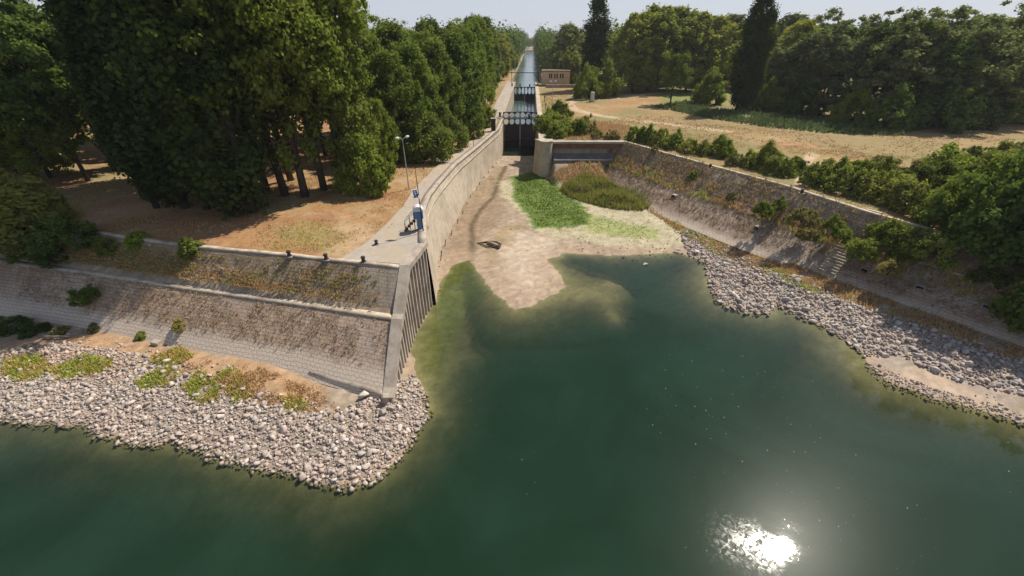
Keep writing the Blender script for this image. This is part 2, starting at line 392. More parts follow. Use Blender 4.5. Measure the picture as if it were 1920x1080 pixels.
lay(left*sstep(.5, .6, fbm(X*.2, Y*.2, 12, 4)), (.30,.15,.08), .6)
lay(right*sstep(.35, .75, fbm(X*.08, Y*.08, 13, 3)), (.225,.20,.09), .88)
lay((right & (Y > 118))*sstep(.42, .6, fbm(X*.05, Y*.05, 14, 3)), (.19,.20,.07), .75)
lay((np.hypot(X, Y) > 330)*1.0, (.07,.085,.03))
Zp = Z
lay(mask(px_poly([(540,470),(520,430),(560,410),(640,425),(650,470)], Zp), seed=1), (.27,.24,.09), .7)
lay(mask(px_poly([(640,395),(700,425),(720,480),(600,485),(650,440)], Zp), seed=2), (.45,.33,.205), .8)
lay(mask(px_poly([(0,470),(110,405),(320,370),(440,350),(430,375),(300,395),(150,425),(20,490)], Zp), 1.2, 1.2, seed=3), (.45,.29,.18), .9)
lay(mask(px_poly([(770,350),(800,320),(900,265),(880,262),(790,310),(740,340)], Zp), 1.2, 1.2, seed=3), (.42,.29,.17), .8)
# tracks and vegetation on the right
for l, wd in (([(1650,375),(1505,320),(1512,300),(1520,285)], .35), ([(1500,355),(1500,330),(1516,300),(1530,290)], .4)):
    pl = PP(l, Zp); lay(1-sstep(wd, wd+.5, polydist(X, Y, pl)), (.50,.38,.26), .9)
track = PP([(1360,245),(1200,226),(1120,215),(1078,205),(1064,194),(1085,186),(1150,184),(1215,176),(1300,170)], Zp)
lay(1-sstep(1.3, 2.4, polydist(X, Y, track)), (.50,.38,.26), .85)
lay(mask(px_poly([(1140,218),(1400,240),(1700,300),(1920,262),(1920,235),(1650,250),(1350,215)], Zp), 4, 5, .1, seed=4), (.29,.215,.11), .75)
lay(mask(px_poly([(1300,205),(1360,222),(1480,240),(1640,255),(1740,245),(1500,215),(1400,200)], Zp), 2, 3, .15, seed=5), (.13,.16,.065), .85)
lay(mask(px_poly([(1070,225),(1170,232),(1160,255),(1090,245)], Zp), 1.2, 1.2, seed=6), (.33,.17,.11), .9)
lay(mask(px_poly([(1250,140),(1500,150),(1500,195),(1240,196)], Zp), 4, 5, .1, seed=7), (.17,.21,.06), .7)
# basin floor
SAND = (.33,.265,.195)
inb = INB.astype(float)
lay(inb, SAND)
lay(inb*sstep(.45, .65, fbm(X*.5, Y*.5, 21, 5)), (.41,.335,.255), .8)
lay(inb*sstep(.5, .7, fbm(X*1.6, Y*1.6, 22, 4)), (.24,.18,.13), .55)
lay(inb*mask(px_poly([(835,450),(862,390),(905,340),(945,318),(960,340),(950,380),(935,420),(900,450),(880,500),(840,500)], .5), 1.2, 1.5, seed=8), (.26,.19,.125), .8)
lay(inb*mask(px_poly([(905,455),(930,430),(965,420),(990,425),(965,445),(935,470),(920,495)], .5), 1.0, 1.0, seed=19), (.29,.22,.13), .8)
creek = PP([(948,318),(935,345),(925,375),(900,400),(884,425),(886,450),(885,475),(880,490)], .4)
lay(inb*(1-sstep(.15, .8, polydist(X, Y, creek)+(fbm(X*1.5, Y*1.5, 99, 3)-.5)*.5)), (.11,.085,.055), .9)
lay(inb*mask(px_poly([(965,440),(1040,440),(1040,500),(1010,550),(960,540),(940,480)], .3), 1.5, 1.5, seed=9), (.47,.39,.30), .8)
lay(inb*mask(px_poly([(935,345),(1000,325),(1050,350),(1120,385),(1250,400),(1330,440),(1240,470),(1110,450),(1000,432),(975,400),(940,370)], .6), .6, 1.4, .9, seed=10), (.42,.385,.26), .85)
gpoly = px_poly([(958,335),(1003,325),(1045,352),(1080,380),(1112,405),(1105,420),(1050,428),(1000,425),(985,400),(962,375)], .6)
lay(inb*mask(gpoly, .5, 1.2, 1.0, seed=11), (.12,.175,.04))
lay(inb*mask(px_poly([(1110,405),(1240,430),(1230,445),(1150,440),(1090,430)], .6), .6, 1.4, 1.2, seed=12), (.24,.29,.08), .7)
lay(inb*mask(px_poly([(1270,430),(1330,430),(1480,495),(1600,560),(1760,600),(1920,650),(1920,800),(1640,680),(1440,600),(1340,570),(1325,500)], .6), .8, 1.2, seed=15), (.36,.30,.25), .8)
lay(inb*mask(px_poly([(1650,690),(1750,690),(1850,740),(1920,770),(1900,790),(1760,740),(1660,705)], .3), .6, .8, seed=16), (.46,.36,.27), .9)
lay(inb*mask(px_poly([(0,640),(200,620),(560,700),(640,770),(500,740),(340,700),(0,700)], .9), .8, 1.5, .5, seed=17), (.40,.25,.14), .8)
lay(inb*mask(px_poly([(-300,700),(0,700),(340,720),(640,790),(800,740),(790,800),(700,905),(640,920),(300,840),(-300,770)], .3), .5, .8, seed=18), (.30,.25,.21), .95)
# damp and submerged bed
lay(inb*(1-sstep(.05, .22, GH))*(GH > -.05), (.36,.27,.195), .6)
lay(inb*(GH < 0), (.30,.235,.15), .8)
alg = inb*(GH < -.03)*mask(px_poly([(815,560),(835,505),(870,485),(905,510),(890,560),(850,640),(800,720),(780,700)], 0), 1.5, 2, seed=20)
lay(alg, (.13,.145,.04), .75)
lay(inb*(GH < -.02)*mask(px_poly([(0,780),(640,905),(760,845),(810,770),(840,780),(780,900),(640,960),(0,850)], 0), .4, .6, seed=22), (.20,.17,.10), .8)
col = np.clip(col*np.where(INB, .62+.78*fbm(X*1.9, Y*1.9, 71, 5), .82+.36*fbm(X*2.2, Y*2.2, 71, 3))[:, None], 0.01, .8)

b = NB('ground_soil'); pos = b.pos(); c = b.attr('Col', 'Color')
f = b.noise(2.2, 6, .7, pos); g = b.noise(.5, 5, .65, pos)
cc = b.mix(b.ramp(f, [(.35, 0), (.7, .55)]), c, b.mix(1.0, c, (.55,.5,.45), 'MULTIPLY'))
cc = b.mix(b.ramp(g, [(.5, 0), (.7, .4)]), cc, b.mix(1.0, c, (1.35,1.25,1.1), 'MULTIPLY'))
M['ground'] = b.done(b.pr(cc, .95, b.bump(b.noise(4, 6, .75, pos), .5, .12), spec=.15))
nx_, ny_ = len(xs), len(ys)
idx = np.arange(nx_*ny_).reshape(ny_, nx_)
FQ = np.stack([idx[:-1, :-1], idx[:-1, 1:], idx[1:, 1:], idx[1:, :-1]], -1).reshape(-1, 4)
gm = npmesh('ground', np.stack([X, Y, GH], 1), FQ, M['ground'], True, {'Col': ('FLOAT_COLOR', np.c_[col, np.ones(len(X))])})
tag(link('ground', gm), kind='structure')

from functools import lru_cache
def gz(x, y):
    x = np.atleast_1d(np.asarray(x, float)); y = np.atleast_1d(np.asarray(y, float))
    i = np.clip(np.searchsorted(xs, x)-1, 0, nx_-2); j = np.clip(np.searchsorted(ys, y)-1, 0, ny_-2)
    fx = np.clip((x-xs[i])/(xs[i+1]-xs[i]), 0, 1); fy = np.clip((y-ys[j])/(ys[j+1]-ys[j]), 0, 1); G = GH.reshape(shp)
    return (G[j, i]*(1-fx)+G[j, i+1]*fx)*(1-fy)+(G[j+1, i]*(1-fx)+G[j+1, i+1]*fx)*fy

# ---------------------------------------------------------------- water
def water_mat(name, deep, deep2, k, rough, bumpk=.02, ruffle=None, ior=1.34):
    b = NB(name); pos = b.pos()
    dep = b.attr('depth')
    fac = b.math('SUBTRACT', 1.0, b.math('POWER', 2.718, b.math('MULTIPLY', dep, -k)))
    cl = b.noise(.07, 4, .6, pos, 1.0)
    colr = b.mix(b.ramp(cl, [(.4, 0), (.62, 1)]), deep, deep2)
    d = b.n('BsdfDiffuse', i_Color=colr).outputs[0]
    tr = b.n('BsdfTransparent', i_Color=(.80,.88,.72,1)).outputs[0]
    body = b.n('MixShader', i_Fac=fac, i_1=tr, i_2=d).outputs[0]
    mp = b.n('Mapping', i_Vector=pos); mp.inputs['Rotation'].default_value = (0, 0, .6); mp.inputs['Scale'].default_value = (1, 2.2, 1)
    r1 = b.noise(5, 4, .65, mp.outputs[0], .5); patch = b.ramp(b.noise(.16, 4, .65, pos, 1.5), [(.46, 0.12), (.60, 1)])
    h = b.math('MULTIPLY', b.math('ADD', r1, b.math('MULTIPLY', b.noise(.8, 3, .6, mp.outputs[0]), 1.5)), b.math('ADD', b.math('MULTIPLY', patch, 1.0), .25))
    if ruffle:      # patch of wind-ruffled water
        vd = b.n('VectorMath', operation='DISTANCE', i_0=pos, i_1=(ruffle[0], ruffle[1], 0)).outputs['Value']
        vd = b.math('ADD', vd, b.math('MULTIPLY', b.noise(.5, 4, .6, pos), 3.0))
        mr = b.n('MapRange', i_1=ruffle[2], i_2=2.0, i_3=0, i_4=1); b.set(mr.inputs[0], vd); rm = mr.outputs[0]
        h = b.math('ADD', h, b.math('MULTIPLY', b.math('MULTIPLY', b.noise(2.6, 6, .75, pos, 1.0), rm), 1.6))
    bp = b.bump(h, 1.0, bumpk)
    rg = b.math('MULTIPLY_ADD', patch, rough*.5, rough*.9)
    if ruffle: rg = b.math('ADD', rg, b.math('MULTIPLY', rm, b.math('MULTIPLY', b.ramp(b.noise(1.6, 6, .8, pos, 2.0), [(.40, 0), (.70, 1)]), .24)))
    gl = b.n('BsdfGlossy', i_Roughness=rg, i_Color=(1, 1, 1, 1)); b.t.links.new(bp, gl.inputs['Normal'])
    if ruffle:      # steeper wavelets: a wide faint lobe round the mirror image of the sun
        g2 = b.n('BsdfGlossy', i_Roughness=.25, i_Color=(1, 1, 1, 1))
        gl = b.n('MixShader', i_Fac=.07, i_1=gl.outputs[0], i_2=g2.outputs[0])
    fr = b.n('Fresnel', i_IOR=ior).outputs[0]
    return b.done(b.n('MixShader', i_Fac=fr, i_1=body, i_2=gl.outputs[0]).outputs[0])
M['water'] = water_mat('river_water', (.0055,.020,.0075), (.010,.030,.015), 1.0, .020, .0008, ruffle=P(1375, 1012, 0)+(4.5,))
M['canal'] = water_mat('canal_water', (.05,.085,.07), (.05,.085,.07), 3, .12, .010, ior=1.55)
xw = xs[(xs > -425) & (xs < 330)]; yw = ys[(ys < 130)]
XW, YW = np.meshgrid(xw, yw); XW = XW.ravel(); YW = YW.ravel()
iw = np.arange(len(XW)).reshape(len(yw), len(xw))
FW = np.stack([iw[:-1, :-1], iw[:-1, 1:], iw[1:, 1:], iw[1:, :-1]], -1).reshape(-1, 4)
gh = gz(XW, YW); keep = (gh[FW].min(1) < .25) & (gh[FW].max(1) < 6)
FW = FW[keep]; u, inv = np.unique(FW, return_inverse=True)
wm = npmesh('river_water', np.stack([XW[u], YW[u], np.zeros(len(u))], 1), inv.reshape(-1, 4), M['water'], True, {'depth': ('FLOAT', np.maximum(0, -gh[u]))})
tag(link('river_water', wm), kind='structure')
def sheet(name, pts, z, mat, kind='structure'):
    me = npmesh(name, np.array([(x, y, z) for x, y in pts]), np.array([list(range(len(pts)))]), mat, attrs={'depth': ('FLOAT', np.full(len(pts), 3.0))})
    return tag(link(name, me), kind=kind)
sheet('lock_chamber_water', [LW(127.5, -5.2), LW(127.5, 5.2), LW(217, 5.2), LW(217, -5.2)], 2.0, M['canal'])
sheet('canal_water', [LW(217, -5.2), LW(217, 5.2), LW(237, 5.2), LW(238, 9.5), LW(950, 9.5), LW(950, -9.5), LW(238, -9.5), LW(237, -5.2)], 4.5, M['canal'])
#PART2
# ---------------------------------------------------------------- embankments
def ruled(name, A, za, B, zb, mat, parent, n, m, rough=.05, seed=0, low=0.0):
    """slope sheet from line A (bottom) to line B (top); low extends the sheet below A"""
    a = resample(A, n); c = resample(B, n)
    s = np.r_[0, np.cumsum(np.hypot(*(a[1:]-a[:-1]).T))]
    t0 = -low; T = np.linspace(t0, 1, m); V = []; UV = []
    L = np.sqrt(((c-a)**2).sum(1)+(zb-za)**2)
    for t in T:
        p = a+(c-a)*t; z = za+(zb-za)*t + (fbm(s*1.1, np.full(n, t*14), seed, 4)-.5)*rough*2*(1 if 0 < t < 1 else 0)
        V.append(np.c_[p, z]); UV.append(np.c_[s, L*t])
    V = np.concatenate(V); UV = np.concatenate(UV); I = np.arange(n*m).reshape(m, n)
    Fc = np.stack([I[:-1, :-1], I[:-1, 1:], I[1:, 1:], I[1:, :-1]], -1).reshape(-1, 4)
    return link(name, npmesh(name, V, Fc, mat, True, uv=UV), parent=parent)
def kerb(name, line, z, wid, th, mat, parent, side=1, n=60, wob=.03, seed=3):
    """square kerb along a line: top at z, width towards side"""
    p = resample(line, n); t = np.gradient(p, axis=0); t /= np.linalg.norm(t, axis=1)[:, None]
    nr = np.c_[-t[:, 1], t[:, 0]]*side
    o = p+nr*wid; rz = np.random.RandomState(seed)
    zz = z+rz.uniform(-wob, wob, n)*.5
    V = np.concatenate([np.c_[p, zz-th], np.c_[p, zz], np.c_[o, zz], np.c_[o, zz-th]]); I = np.arange(4*n).reshape(4, n)
    Fc = [np.stack([I[k, :-1], I[k, 1:], I[(k+1) % 4, 1:], I[(k+1) % 4, :-1]], -1) for k in range(4)]
    Fc = np.concatenate(Fc); V2 = V
    caps = np.array([[I[0, 0], I[1, 0], I[2, 0], I[3, 0]], [I[3, -1], I[2, -1], I[1, -1], I[0, -1]]])
    return link(name, npmesh(name, V2, np.concatenate([Fc, caps]), mat), parent=parent)
def cut(line, x0):  # keep the part of a line right of x0 (left bank near part)
    p = resample(line, 800); return [tuple(q) for q in p if q[0] > x0]
def off(line, d):
    p = np.array(line, float); t = np.gradient(p, axis=0); t /= np.linalg.norm(t, axis=1)[:, None]
    return [tuple(q) for q in p+np.c_[-t[:, 1], t[:, 0]]*d]
cL, bL, tL = cut(crestL, -150), cut(bermL, -150), cut(toeL, -150)
el = thing('embankment', 'long two-stage stone-pitched river bank in the left foreground, half in tree shade', 'embankment', (-40, 38, 0))
def inlocal(o, par):
    o.matrix_parent_inverse = par.matrix_world.inverted() if False else o.matrix_parent_inverse
def rel(o):  # world-space mesh under an Empty: shift it back
    o.location = -o.parent.location; return o
rel(ruled('lower_slope', tL, 1.0, off(bL, -.05), 4.85, M['pitch_low'], el, 220, 16, .05, 1, .12))
rel(ruled('upper_slope', off(bL, .75), 5.0, off(cL, -.4), Z-.06, M['pitch_up'], el, 220, 12, .05, 2))
rel(kerb('berm_kerb', bL, 5.06, .8, .35, M['kerb'], el, 1, 150))
rel(kerb('crest_kerb', off(cL, -.42), Z+.05, .55, .3, M['kerb'], el, 1, 150, .06))
tk = [q for q in toeL if q[0] > -21]
rel(kerb('toe_kerb', resample([(-19.5, 29.35), (-11.7, 26.55)], 5).tolist(), 1.05, .95, .55, M['kerb'], el, 1, 8, .02))
def hole(par, x, y, z, ang, w_=.9, h_=.7, mat=None, name='drain_outlet'):
    """square outlet of a drain: stone surround projecting from the slope with a dark mouth"""
    m = MB(); m.box(-w_/2-.1, -w_/2, .0, .9, -.15, h_); m.box(w_/2, w_/2+.1, .0, .9, -.15, h_)
    m.box(-w_/2-.1, w_/2+.1, .1, .9, h_, h_+.1); m.box(-w_/2, w_/2, -.12, .9, -.15, 0)
    px_, py_ = (x-par.location.x, y-par.location.y)
    o = m.build(name, mat or M['coping'], par, (px_, py_, z), ang)
    MB().box(-w_/2, w_/2, .22, .28, 0, h_).build('drain_mouth', M['black'], o)
    return o
def slope_at(px, py, strip, toe, crest, zt, par, ang, **k):
    # find height on slope along the pixel ray
    z = 3.0
    for _ in range(30):
        x, y = P(px, py, z); dt = float(polydist(np.array([x]), np.array([y]), toe)[0]); dc = float(polydist(np.array([x]), np.array([y]), crest)[0])
        z = .5*z+.5*(zt+(Z-zt)*dt/(dt+dc))
    return x, y, z
for px_, py_ in ((350, 600), (413, 507)):
    x, y, z = slope_at(px_, py_, None, toeL, crestL, 1.0, el, 0); hole(el, x, y, z-.45, R(-15), .5, .55)
er = thing('embankment', 'two-stage stone-pitched bank along the right side of the bay, weeds on its berm', 'embankment', (40, 55, 0))
cR, bR, tR = crestR, bermR, toeR
rel(ruled('lower_slope', tR, 1.3, off(bR, -.05), 4.85, M['pitch_r'], er, 500, 26, .11, 4, .15))
rel(ruled('upper_slope', off(bR, .05), 4.98, off(cR, -.05), Z-.03, M['pitch_ru'], er, 500, 22, .12, 5))
rel(kerb('berm_kerb', off(bR, -.12), 5.02, .22, .3, M['kerb'], er, 1, 160))
rel(kerb('crest_kerb', off(cR, -.1), Z+.08, .6, .3, M['kerb'], er, 1, 160))
for px_, py_, s_ in ((1262,368,.9),(1418,428,.9),(1620,507,.9),(1724,540,.95),(1852,578,1.05)):
    x, y, z = slope_at(px_, py_, None, toeR, crestR, 1.3, er, 0); hole(er, x, y, z-.35, R(-62) if px_ < 1700 else R(-50), s_*.8, .55*s_)

# staircase on the right bank
def stair():
    a0 = P(1548, 512, 1.4); a1 = (46.15, 50.9); a2 = (49.1, 52.7)
    t = thing('staircase', 'flight of worn concrete steps climbing the right embankment through the bushes', 'staircase', (a0[0], a0[1], 1.3))
    d = Vector((a1[0]-a0[0], a1[1]-a0[1])); n = 13
    ang = math.atan2(d.y, d.x)
    L = d.length/n; hz = (5.0-1.45)/n
    for k in range(n):
        m = MB().box(k*L-.05, (k+1)*L+.12, -1.1, 1.1, k*hz-.5, (k+1)*hz+.16)
        m.build('step', M['kerb'], t, None, ang, bevel=.02)
    p = d.normalized(); q = Vector((-p.y, p.x))
    land = MB().box(n*L+.06, n*L+1.3, -1.2, 1.2, 3.0, 3.9); land.build('landing', M['kerb'], t, None, ang)
    d2 = Vector((a2[0]-a1[0], a2[1]-a1[1])); n2 = 10; x0 = n*L+1.31; L2 = (d2.length-1.2)/n2; h2 = (Z-5.15)/n2
    for k in range(n2):
        MB().box(x0+k*L2-.05, x0+(k+1)*L2+.1, -1.0, 1.0, 3.2+k*h2, 3.9+(k+1)*h2).build('step', M['kerb'], t, None, ang, bevel=.02)
stair()

# wing wall of sheet piles closing the left bank
ww = thing('wing_wall', 'sloping wing wall of vertical concrete piles beside the green water', 'wall', (-10.8, 35, 0))
prof = [(26.3, .75), (27.2, 1.15), (32.4, 5.05), (33.1, 5.15), (37.3, 8.32), (42.9, 8.36)]
def pz(y): return float(np.interp(y, [a for a, _ in prof], [b_ for _, b_ in prof]))
def wx(y): return -10.75+ (max(0, y-36.5)/6.4)*1.0
m = MB(); n = len(prof)
for i in range(n-1):
    (y0, z0), (y1, z1) = prof[i], prof[i+1]
    x0, x1 = wx(y0), wx(y1)
    m.add([(x0-.95,y0,z0-.5),(x0+.12,y0,z0-.5),(x0+.12,y0,z0+.1),(x0-.95,y0,z0+.1),(x1-.95,y1,z1-.5),(x1+.12,y1,z1-.5),(x1+.12,y1,z1+.1),(x1-.95,y1,z1+.1)],
          [(0,1,5,4),(1,2,6,5),(2,3,7,6),(3,0,4,7)]+([(0,3,2,1)] if i == 0 else [])+([(4,5,6,7)] if i == n-2 else []))
rel(m.build('cap_beam', M['coping'], ww))
m = MB()
for i in range(n-1):
    (y0, z0), (y1, z1) = prof[i], prof[i+1]; x0, x1 = wx(y0)-.7, wx(y1)-.7
    m.add([(x0,y0,-3),(x1,y1,-3),(x1,y1,z1-.4),(x0,y0,z0-.4)], [(0,1,2,3)])
rel(m.build('sheet_panel', M['rust'], ww))
yy = 26.75
while yy < 42.6:
    x0 = wx(yy); m = MB()
    m.prism([(x0-.68, yy-.12), (x0-.05, yy-.16), (x0+.02, yy-.13), (x0+.02, yy+.13), (x0-.05, yy+.16), (x0-.68, yy+.12)], -3, pz(yy)-.42)
    rel(m.build('pile', M['pile'], ww)); yy += .86

# curved approach wall of the lock
aw = thing('approach_wall', 'tall curved pale concrete wall leading from the pile wall to the lock gates', 'wall', (-9, 80, 0))
n = 90; T_ = resample([(x, y, xb, yb) for (x, y), (xb, yb) in zip(wallT, wallB)], n)
m_ = 14; V = []; UV = []
for k in range(m_):
    t = k/(m_-1); t2 = t**1.4
    V.append(np.c_[T_[:, 0:2]*t2+T_[:, 2:4]*(1-t2), np.full(n, -1.2+(Z+1.15)*t)])
V = np.concatenate(V); I = np.arange(n*m_).reshape(m_, n)
Fc = np.stack([I[:-1, :-1], I[:-1, 1:], I[1:, 1:], I[1:, :-1]], -1).reshape(-1, 4)[:, ::-1]
rel(link('wall_face', npmesh('wall_face', V, Fc, M['conc_wall'], True), parent=aw))
rel(kerb('coping', [(x+.1, y) for x, y in wallT], Z+.18, .95, .5, M['coping'], aw, 1, 60, .01))
rel(kerb('ledge', [tuple(q) for q in (T_[8:, 0:2]*.80+T_[8:, 2:4]*.20+np.array([.16, 0])).tolist()], Z-1.15, .3, .16, M['conc'], aw, 1, 60, .01))
rz = np.random.RandomState(4)
for k in range(17):   # rusted stubs at the foot
    t = .14+.05*k; i = int(t*n); x, y = T_[min(i, n-1), 2:4]
    MB().tube([(x+.35, y, .3), (x+.45+rz.uniform(-.2, .2), y+rz.uniform(-.3, .3), 1.5+rz.uniform(-.2, .4))], .07, 5).build('iron_stub', M['iron'], aw, -aw.location)
# apron slab and path
tag(MB().prism([(-9.95, 42.9), (-10.9, 37.6), (-18.2, 38.9), (-16.6, 43.2), (-15.8, 48.5), (-15.2, 54.5), (-13.3, 54.3), (-12.9, 50.5)], Z-.3, Z+.02).build('concrete_apron', M['slab']), kind='structure')
pt = resample([(-13.2, 54.4), (-13.4, 59), (-12.9, 65.5), (-11.6, 76.6), (-8.3, 92), (-4.75, 110.2), (-4.4, 128)], 40)
tt = np.gradient(pt, axis=0); tt /= np.linalg.norm(tt, axis=1)[:, None]; nr = np.c_[-tt[:, 1], tt[:, 0]]
V = np.concatenate([np.c_[pt+nr*-.25, np.full(40, Z+.03)], np.c_[pt+nr*(1.9+rz.uniform(-.15, .15, (40, 1))), np.full(40, Z+.03)]])
Fc = np.array([[i, i+1, 40+i+1, 40+i] for i in range(39)])
tag(link('path', npmesh('path', V, Fc, M['asphalt'])), kind='structure')

# ---------------------------------------------------------------- the lock
lk = thing('lock_chamber', 'long narrow lock chamber with pale concrete walls leading to the canal', 'lock', (axx(170), 170, 0))
m = MB().prism([LW(126, -5), LW(236, -5), LW(236, -9.4), LW(126, -9.2)], -2, Z+.1); rel(m.build('chamber_wall', M['coping'], lk))
m = MB().prism([LW(96.2, 5), LW(236, 5), LW(236, 6.5), LW(96.2, 6.5)], -2, Z+.1); rel(m.build('chamber_wall', M['conc_wall'], lk))
m = MB().prism([LW(126.2, -4.98), LW(236, -4.98), LW(236, -5.35), LW(126.2, -5.35)], Z+.1, Z+.28); rel(m.build('coping', M['kerb'], lk))
m = MB().prism([LW(96.3, 4.98), LW(236, 4.98), LW(236, 5.4), LW(96.3, 5.4)], Z+.1, Z+.28); rel(m.build('coping', M['kerb'], lk))
for l in (-4.93, 4.93):   # recess strips at the gates
    m = MB().prism([LW(124.6, l), LW(125.3, l), LW(125.3, l-.35*np.sign(l)), LW(124.6, l-.35*np.sign(l))], -1, Z+.1); rel(m.build('gate_guide', M['kerb'], lk))

def oval_plate(mb, x0, x1, z0, z1, th, n=20, rx=.43, rz_=.47):
    """rectangular plate cell with an oval opening, pointed at the top"""
    cx, cz = (x0+x1)/2, (z0+z1)/2; a = (x1-x0)*rx; bb = (z1-z0)*rz_
    inn = []; out = []
    for k in range(n):
        t = 2*math.pi*(k+.5)/n; c_, s_ = math.cos(t), math.sin(t)
        inn.append((cx+a*c_*(1-.12*max(0, s_)), cz+bb*s_))
        q = 1/max(abs(c_)/((x1-x0)/2), abs(s_)/((z1-z0)/2)); out.append((cx+c_*q, cz+s_*q))
    vs = [(x, -th, z) for x, z in inn]+[(x, -th, z) for x, z in out]+[(x, th, z) for x, z in inn]+[(x, th, z) for x, z in out]
    fs = []
    for k in range(n):
        j = (k+1) % n
        fs += [(k, j, n+j, n+k), (2*n+k, 3*n+k, 3*n+j, 2*n+j), (k, 2*n+k, 2*n+j, j), (n+k, n+j, 3*n+j, 3*n+k)]
    mb.add(vs, fs)
def gate_leaf(y, hinge, sgn, z0, zs, rows, label, wleaf=5.1, mitre=.14):
    hx = axx(y)+hinge*4.95
    ang = mitre*(1 if hinge < 0 else -1)
    t = thing('lock_gate', label, 'lock gate', (hx, y, z0), ang if hinge < 0 else ang)
    d = 1 if hinge < 0 else -1
    def bx(m, a, c_, y0, y1, zz0, zz1):
        xa, xb = sorted((a*d, c_*d)); m.box(xa, xb, y0, y1, zz0, zz1)
    m = MB(); npk = 11
    for k in range(npk):
        a = k*wleaf/npk; bx(m, a+.015, a+wleaf/npk-.015, -.12-.015*(k % 2), .12, 0, zs-z0)
    m.build('boards', M['gate_wood'], t)
    for zz in (.6, 2.4, 4.2, zs-z0-.3):
        if zz < zs-z0: m = MB(); bx(m, 0, wleaf, .125, .42, zz, zz+.25); m.build('cross_beam', M['dark_steel'], t)
    for (ra, rb) in rows:
        m = MB()
        for k in range(3):
            a, c_ = sorted((d*k*wleaf/3, d*(k+1)*wleaf/3)); oval_plate(m, a, c_, ra-z0, rb-z0, .07)
        m.build('lattice', M['dark_steel'], t)
    m = MB(); ztop = rows[-1][1]-z0
    for k in range(4):
        a = k*wleaf/3; bx(m, max(0, a-.08), min(wleaf, a+.08), -.2, .2, zs-z0, ztop)
    bx(m, 0, wleaf, -.28, .28, ztop, ztop+.12)
    m.build('posts', M['dark_steel'], t)
    m = MB(); m.box(wleaf*d-.09, wleaf*d+.09, -.3, -.16, 0, ztop+.1); m.build('meeting_post', M['pile'], t)
    return t
gate_leaf(128.3, -1, 1, -1, 6.2, [(6.2, 8.05), (8.1, 9.6)], 'left leaf of the near dark lock gate with oval openings along its top')
gate_leaf(128.3, 1, 1, -1, 6.2, [(6.2, 8.05), (8.1, 9.6)], 'right leaf of the near dark lock gate with oval openings along its top')
gate_leaf(217, -1, 1, 1, 4.55, [(4.55, 7.7)], 'left leaf of the far lock gate by the gantry frame')
gate_leaf(217, 1, 1, 1, 4.55, [(4.55, 7.7)], 'right leaf of the far lock gate by the gantry frame')
def walkway(y, z, label, mat):
    t = thing('gate_walkway', label, 'walkway', (axx(y), y, z))
    MB().box(-5.2, 5.6, -.45, .45, 0, .12).build('deck', M['dark_steel'], t)
    for s_ in (-.42, .42):
        m = MB(); m.box(-5.2, 5.6, s_-.04, s_+.04, 1.0, 1.09); m.box(-5.2, 5.6, s_-.025, s_+.025, .55, .6)
        for k in range(9): m.box(-5.2+k*1.34, -5.13+k*1.34, s_-.035, s_+.035, .12, 1.0)
        m.build('handrail', mat, t)
    return t
walkway(127.2, 8.0, 'narrow footbridge with pale handrails across the near lock gate', M['white'])
def winch(x, y, z, label, g='winches on the lock gates'):
    t = thing('gate_winch', label, 'winch', (x, y, z), 0, g)
    m = MB(); m.prism([(-.3,-.3),(.3,-.3),(.3,.3),(-.3,.3)], 0, .9); m.box(-.2, .2, -.2, .2, .9, 1.3); m.build('housing', M['iron'], t, bevel=.03)
    MB().tube([(-.45, 0, 1.05), (.45, 0, 1.05)], .06, 8).build('crank', M['dark_steel'], t)
    m = MB()
    for k in range(12):
        a = 2*math.pi*k/12; b_ = 2*math.pi*(k+1)/12
        m.tube([(.45, .32*math.cos(a), 1.05+.32*math.sin(a)), (.45, .32*math.cos(b_), 1.05+.32*math.sin(b_))], .03, 4)
    m.build('wheel', M['dark_steel'], t)
winch(axx(128)-5.9, 128.5, Z+.1, 'dark iron winch on the left wall by the near gate')
winch(axx(128)+2.6, 126.95, 8.12, 'dark iron winch on the footbridge of the near gate')
winch(axx(217)-2.2, 217, 7.8, 'dark iron winch on the left leaf of the far gate')
winch(axx(217)+2.4, 217, 7.8, 'dark iron winch on the right leaf of the far gate')
winch(axx(217)-6.0, 214, Z+.1, 'dark iron winch on the left wall beside the far gate')
winch(axx(217)+5.9, 214, Z+.1, 'dark iron winch on the right wall beside the far gate')

t = thing('gantry', 'dark steel gantry frame spanning the canal behind the far gate', 'gantry', (axx(230), 230, Z+.1))
for s_ in (-1, 1):
    MB().box(s_*6.7-.14, s_*6.7+.14, -.14, .14, 0, 4.4).build('post', M['dark_steel'], t)
    MB().tube([(s_*6.7, 0, 1.0), (s_*4.4, 0, 4.35)], .09, 6).build('brace', M['dark_steel'], t)
MB().box(-7, 7, -.16, .16, 4.4, 4.7).build('beam', M['dark_steel'], t)

# lock house
bw = thing('lock_house', 'flat-roofed ochre lock house with six slit windows beside the canal', 'building', (20.8, 217, Z-.1), -.03)
MB().box(-6.4, 6.4, 0, 8, 0, 6.2).build('wall', M['build'], bw)
MB().box(-6.7, 6.7, -.3, 8.3, 6.2, 6.55).build('roof', M['roof'], bw)
MB().box(-6.5, 6.5, -.1, 0, 0, .5).build('plinth', M['coping'], bw)
for x in (-3.1, -2.2, -.6, .45, 2.0, 3.1):
    f_ = MB().box(x-.30, x+.30, -.05, -.003, 3.3, 5.2).build('window', M['dark_steel'], bw)
    MB().box(x-.22, x+.22, -.07, -.053, 3.4, 5.1).build('pane', M['glass'], f_)
# low wall beyond
w2 = tag(MB().prism([(15.5, 209), (34, 210), (34, 210.8), (15.5, 209.8)], Z-.4, Z+1.2).build('low_wall', M['coping']), 'low grey wall in front of the lock house', 'wall')

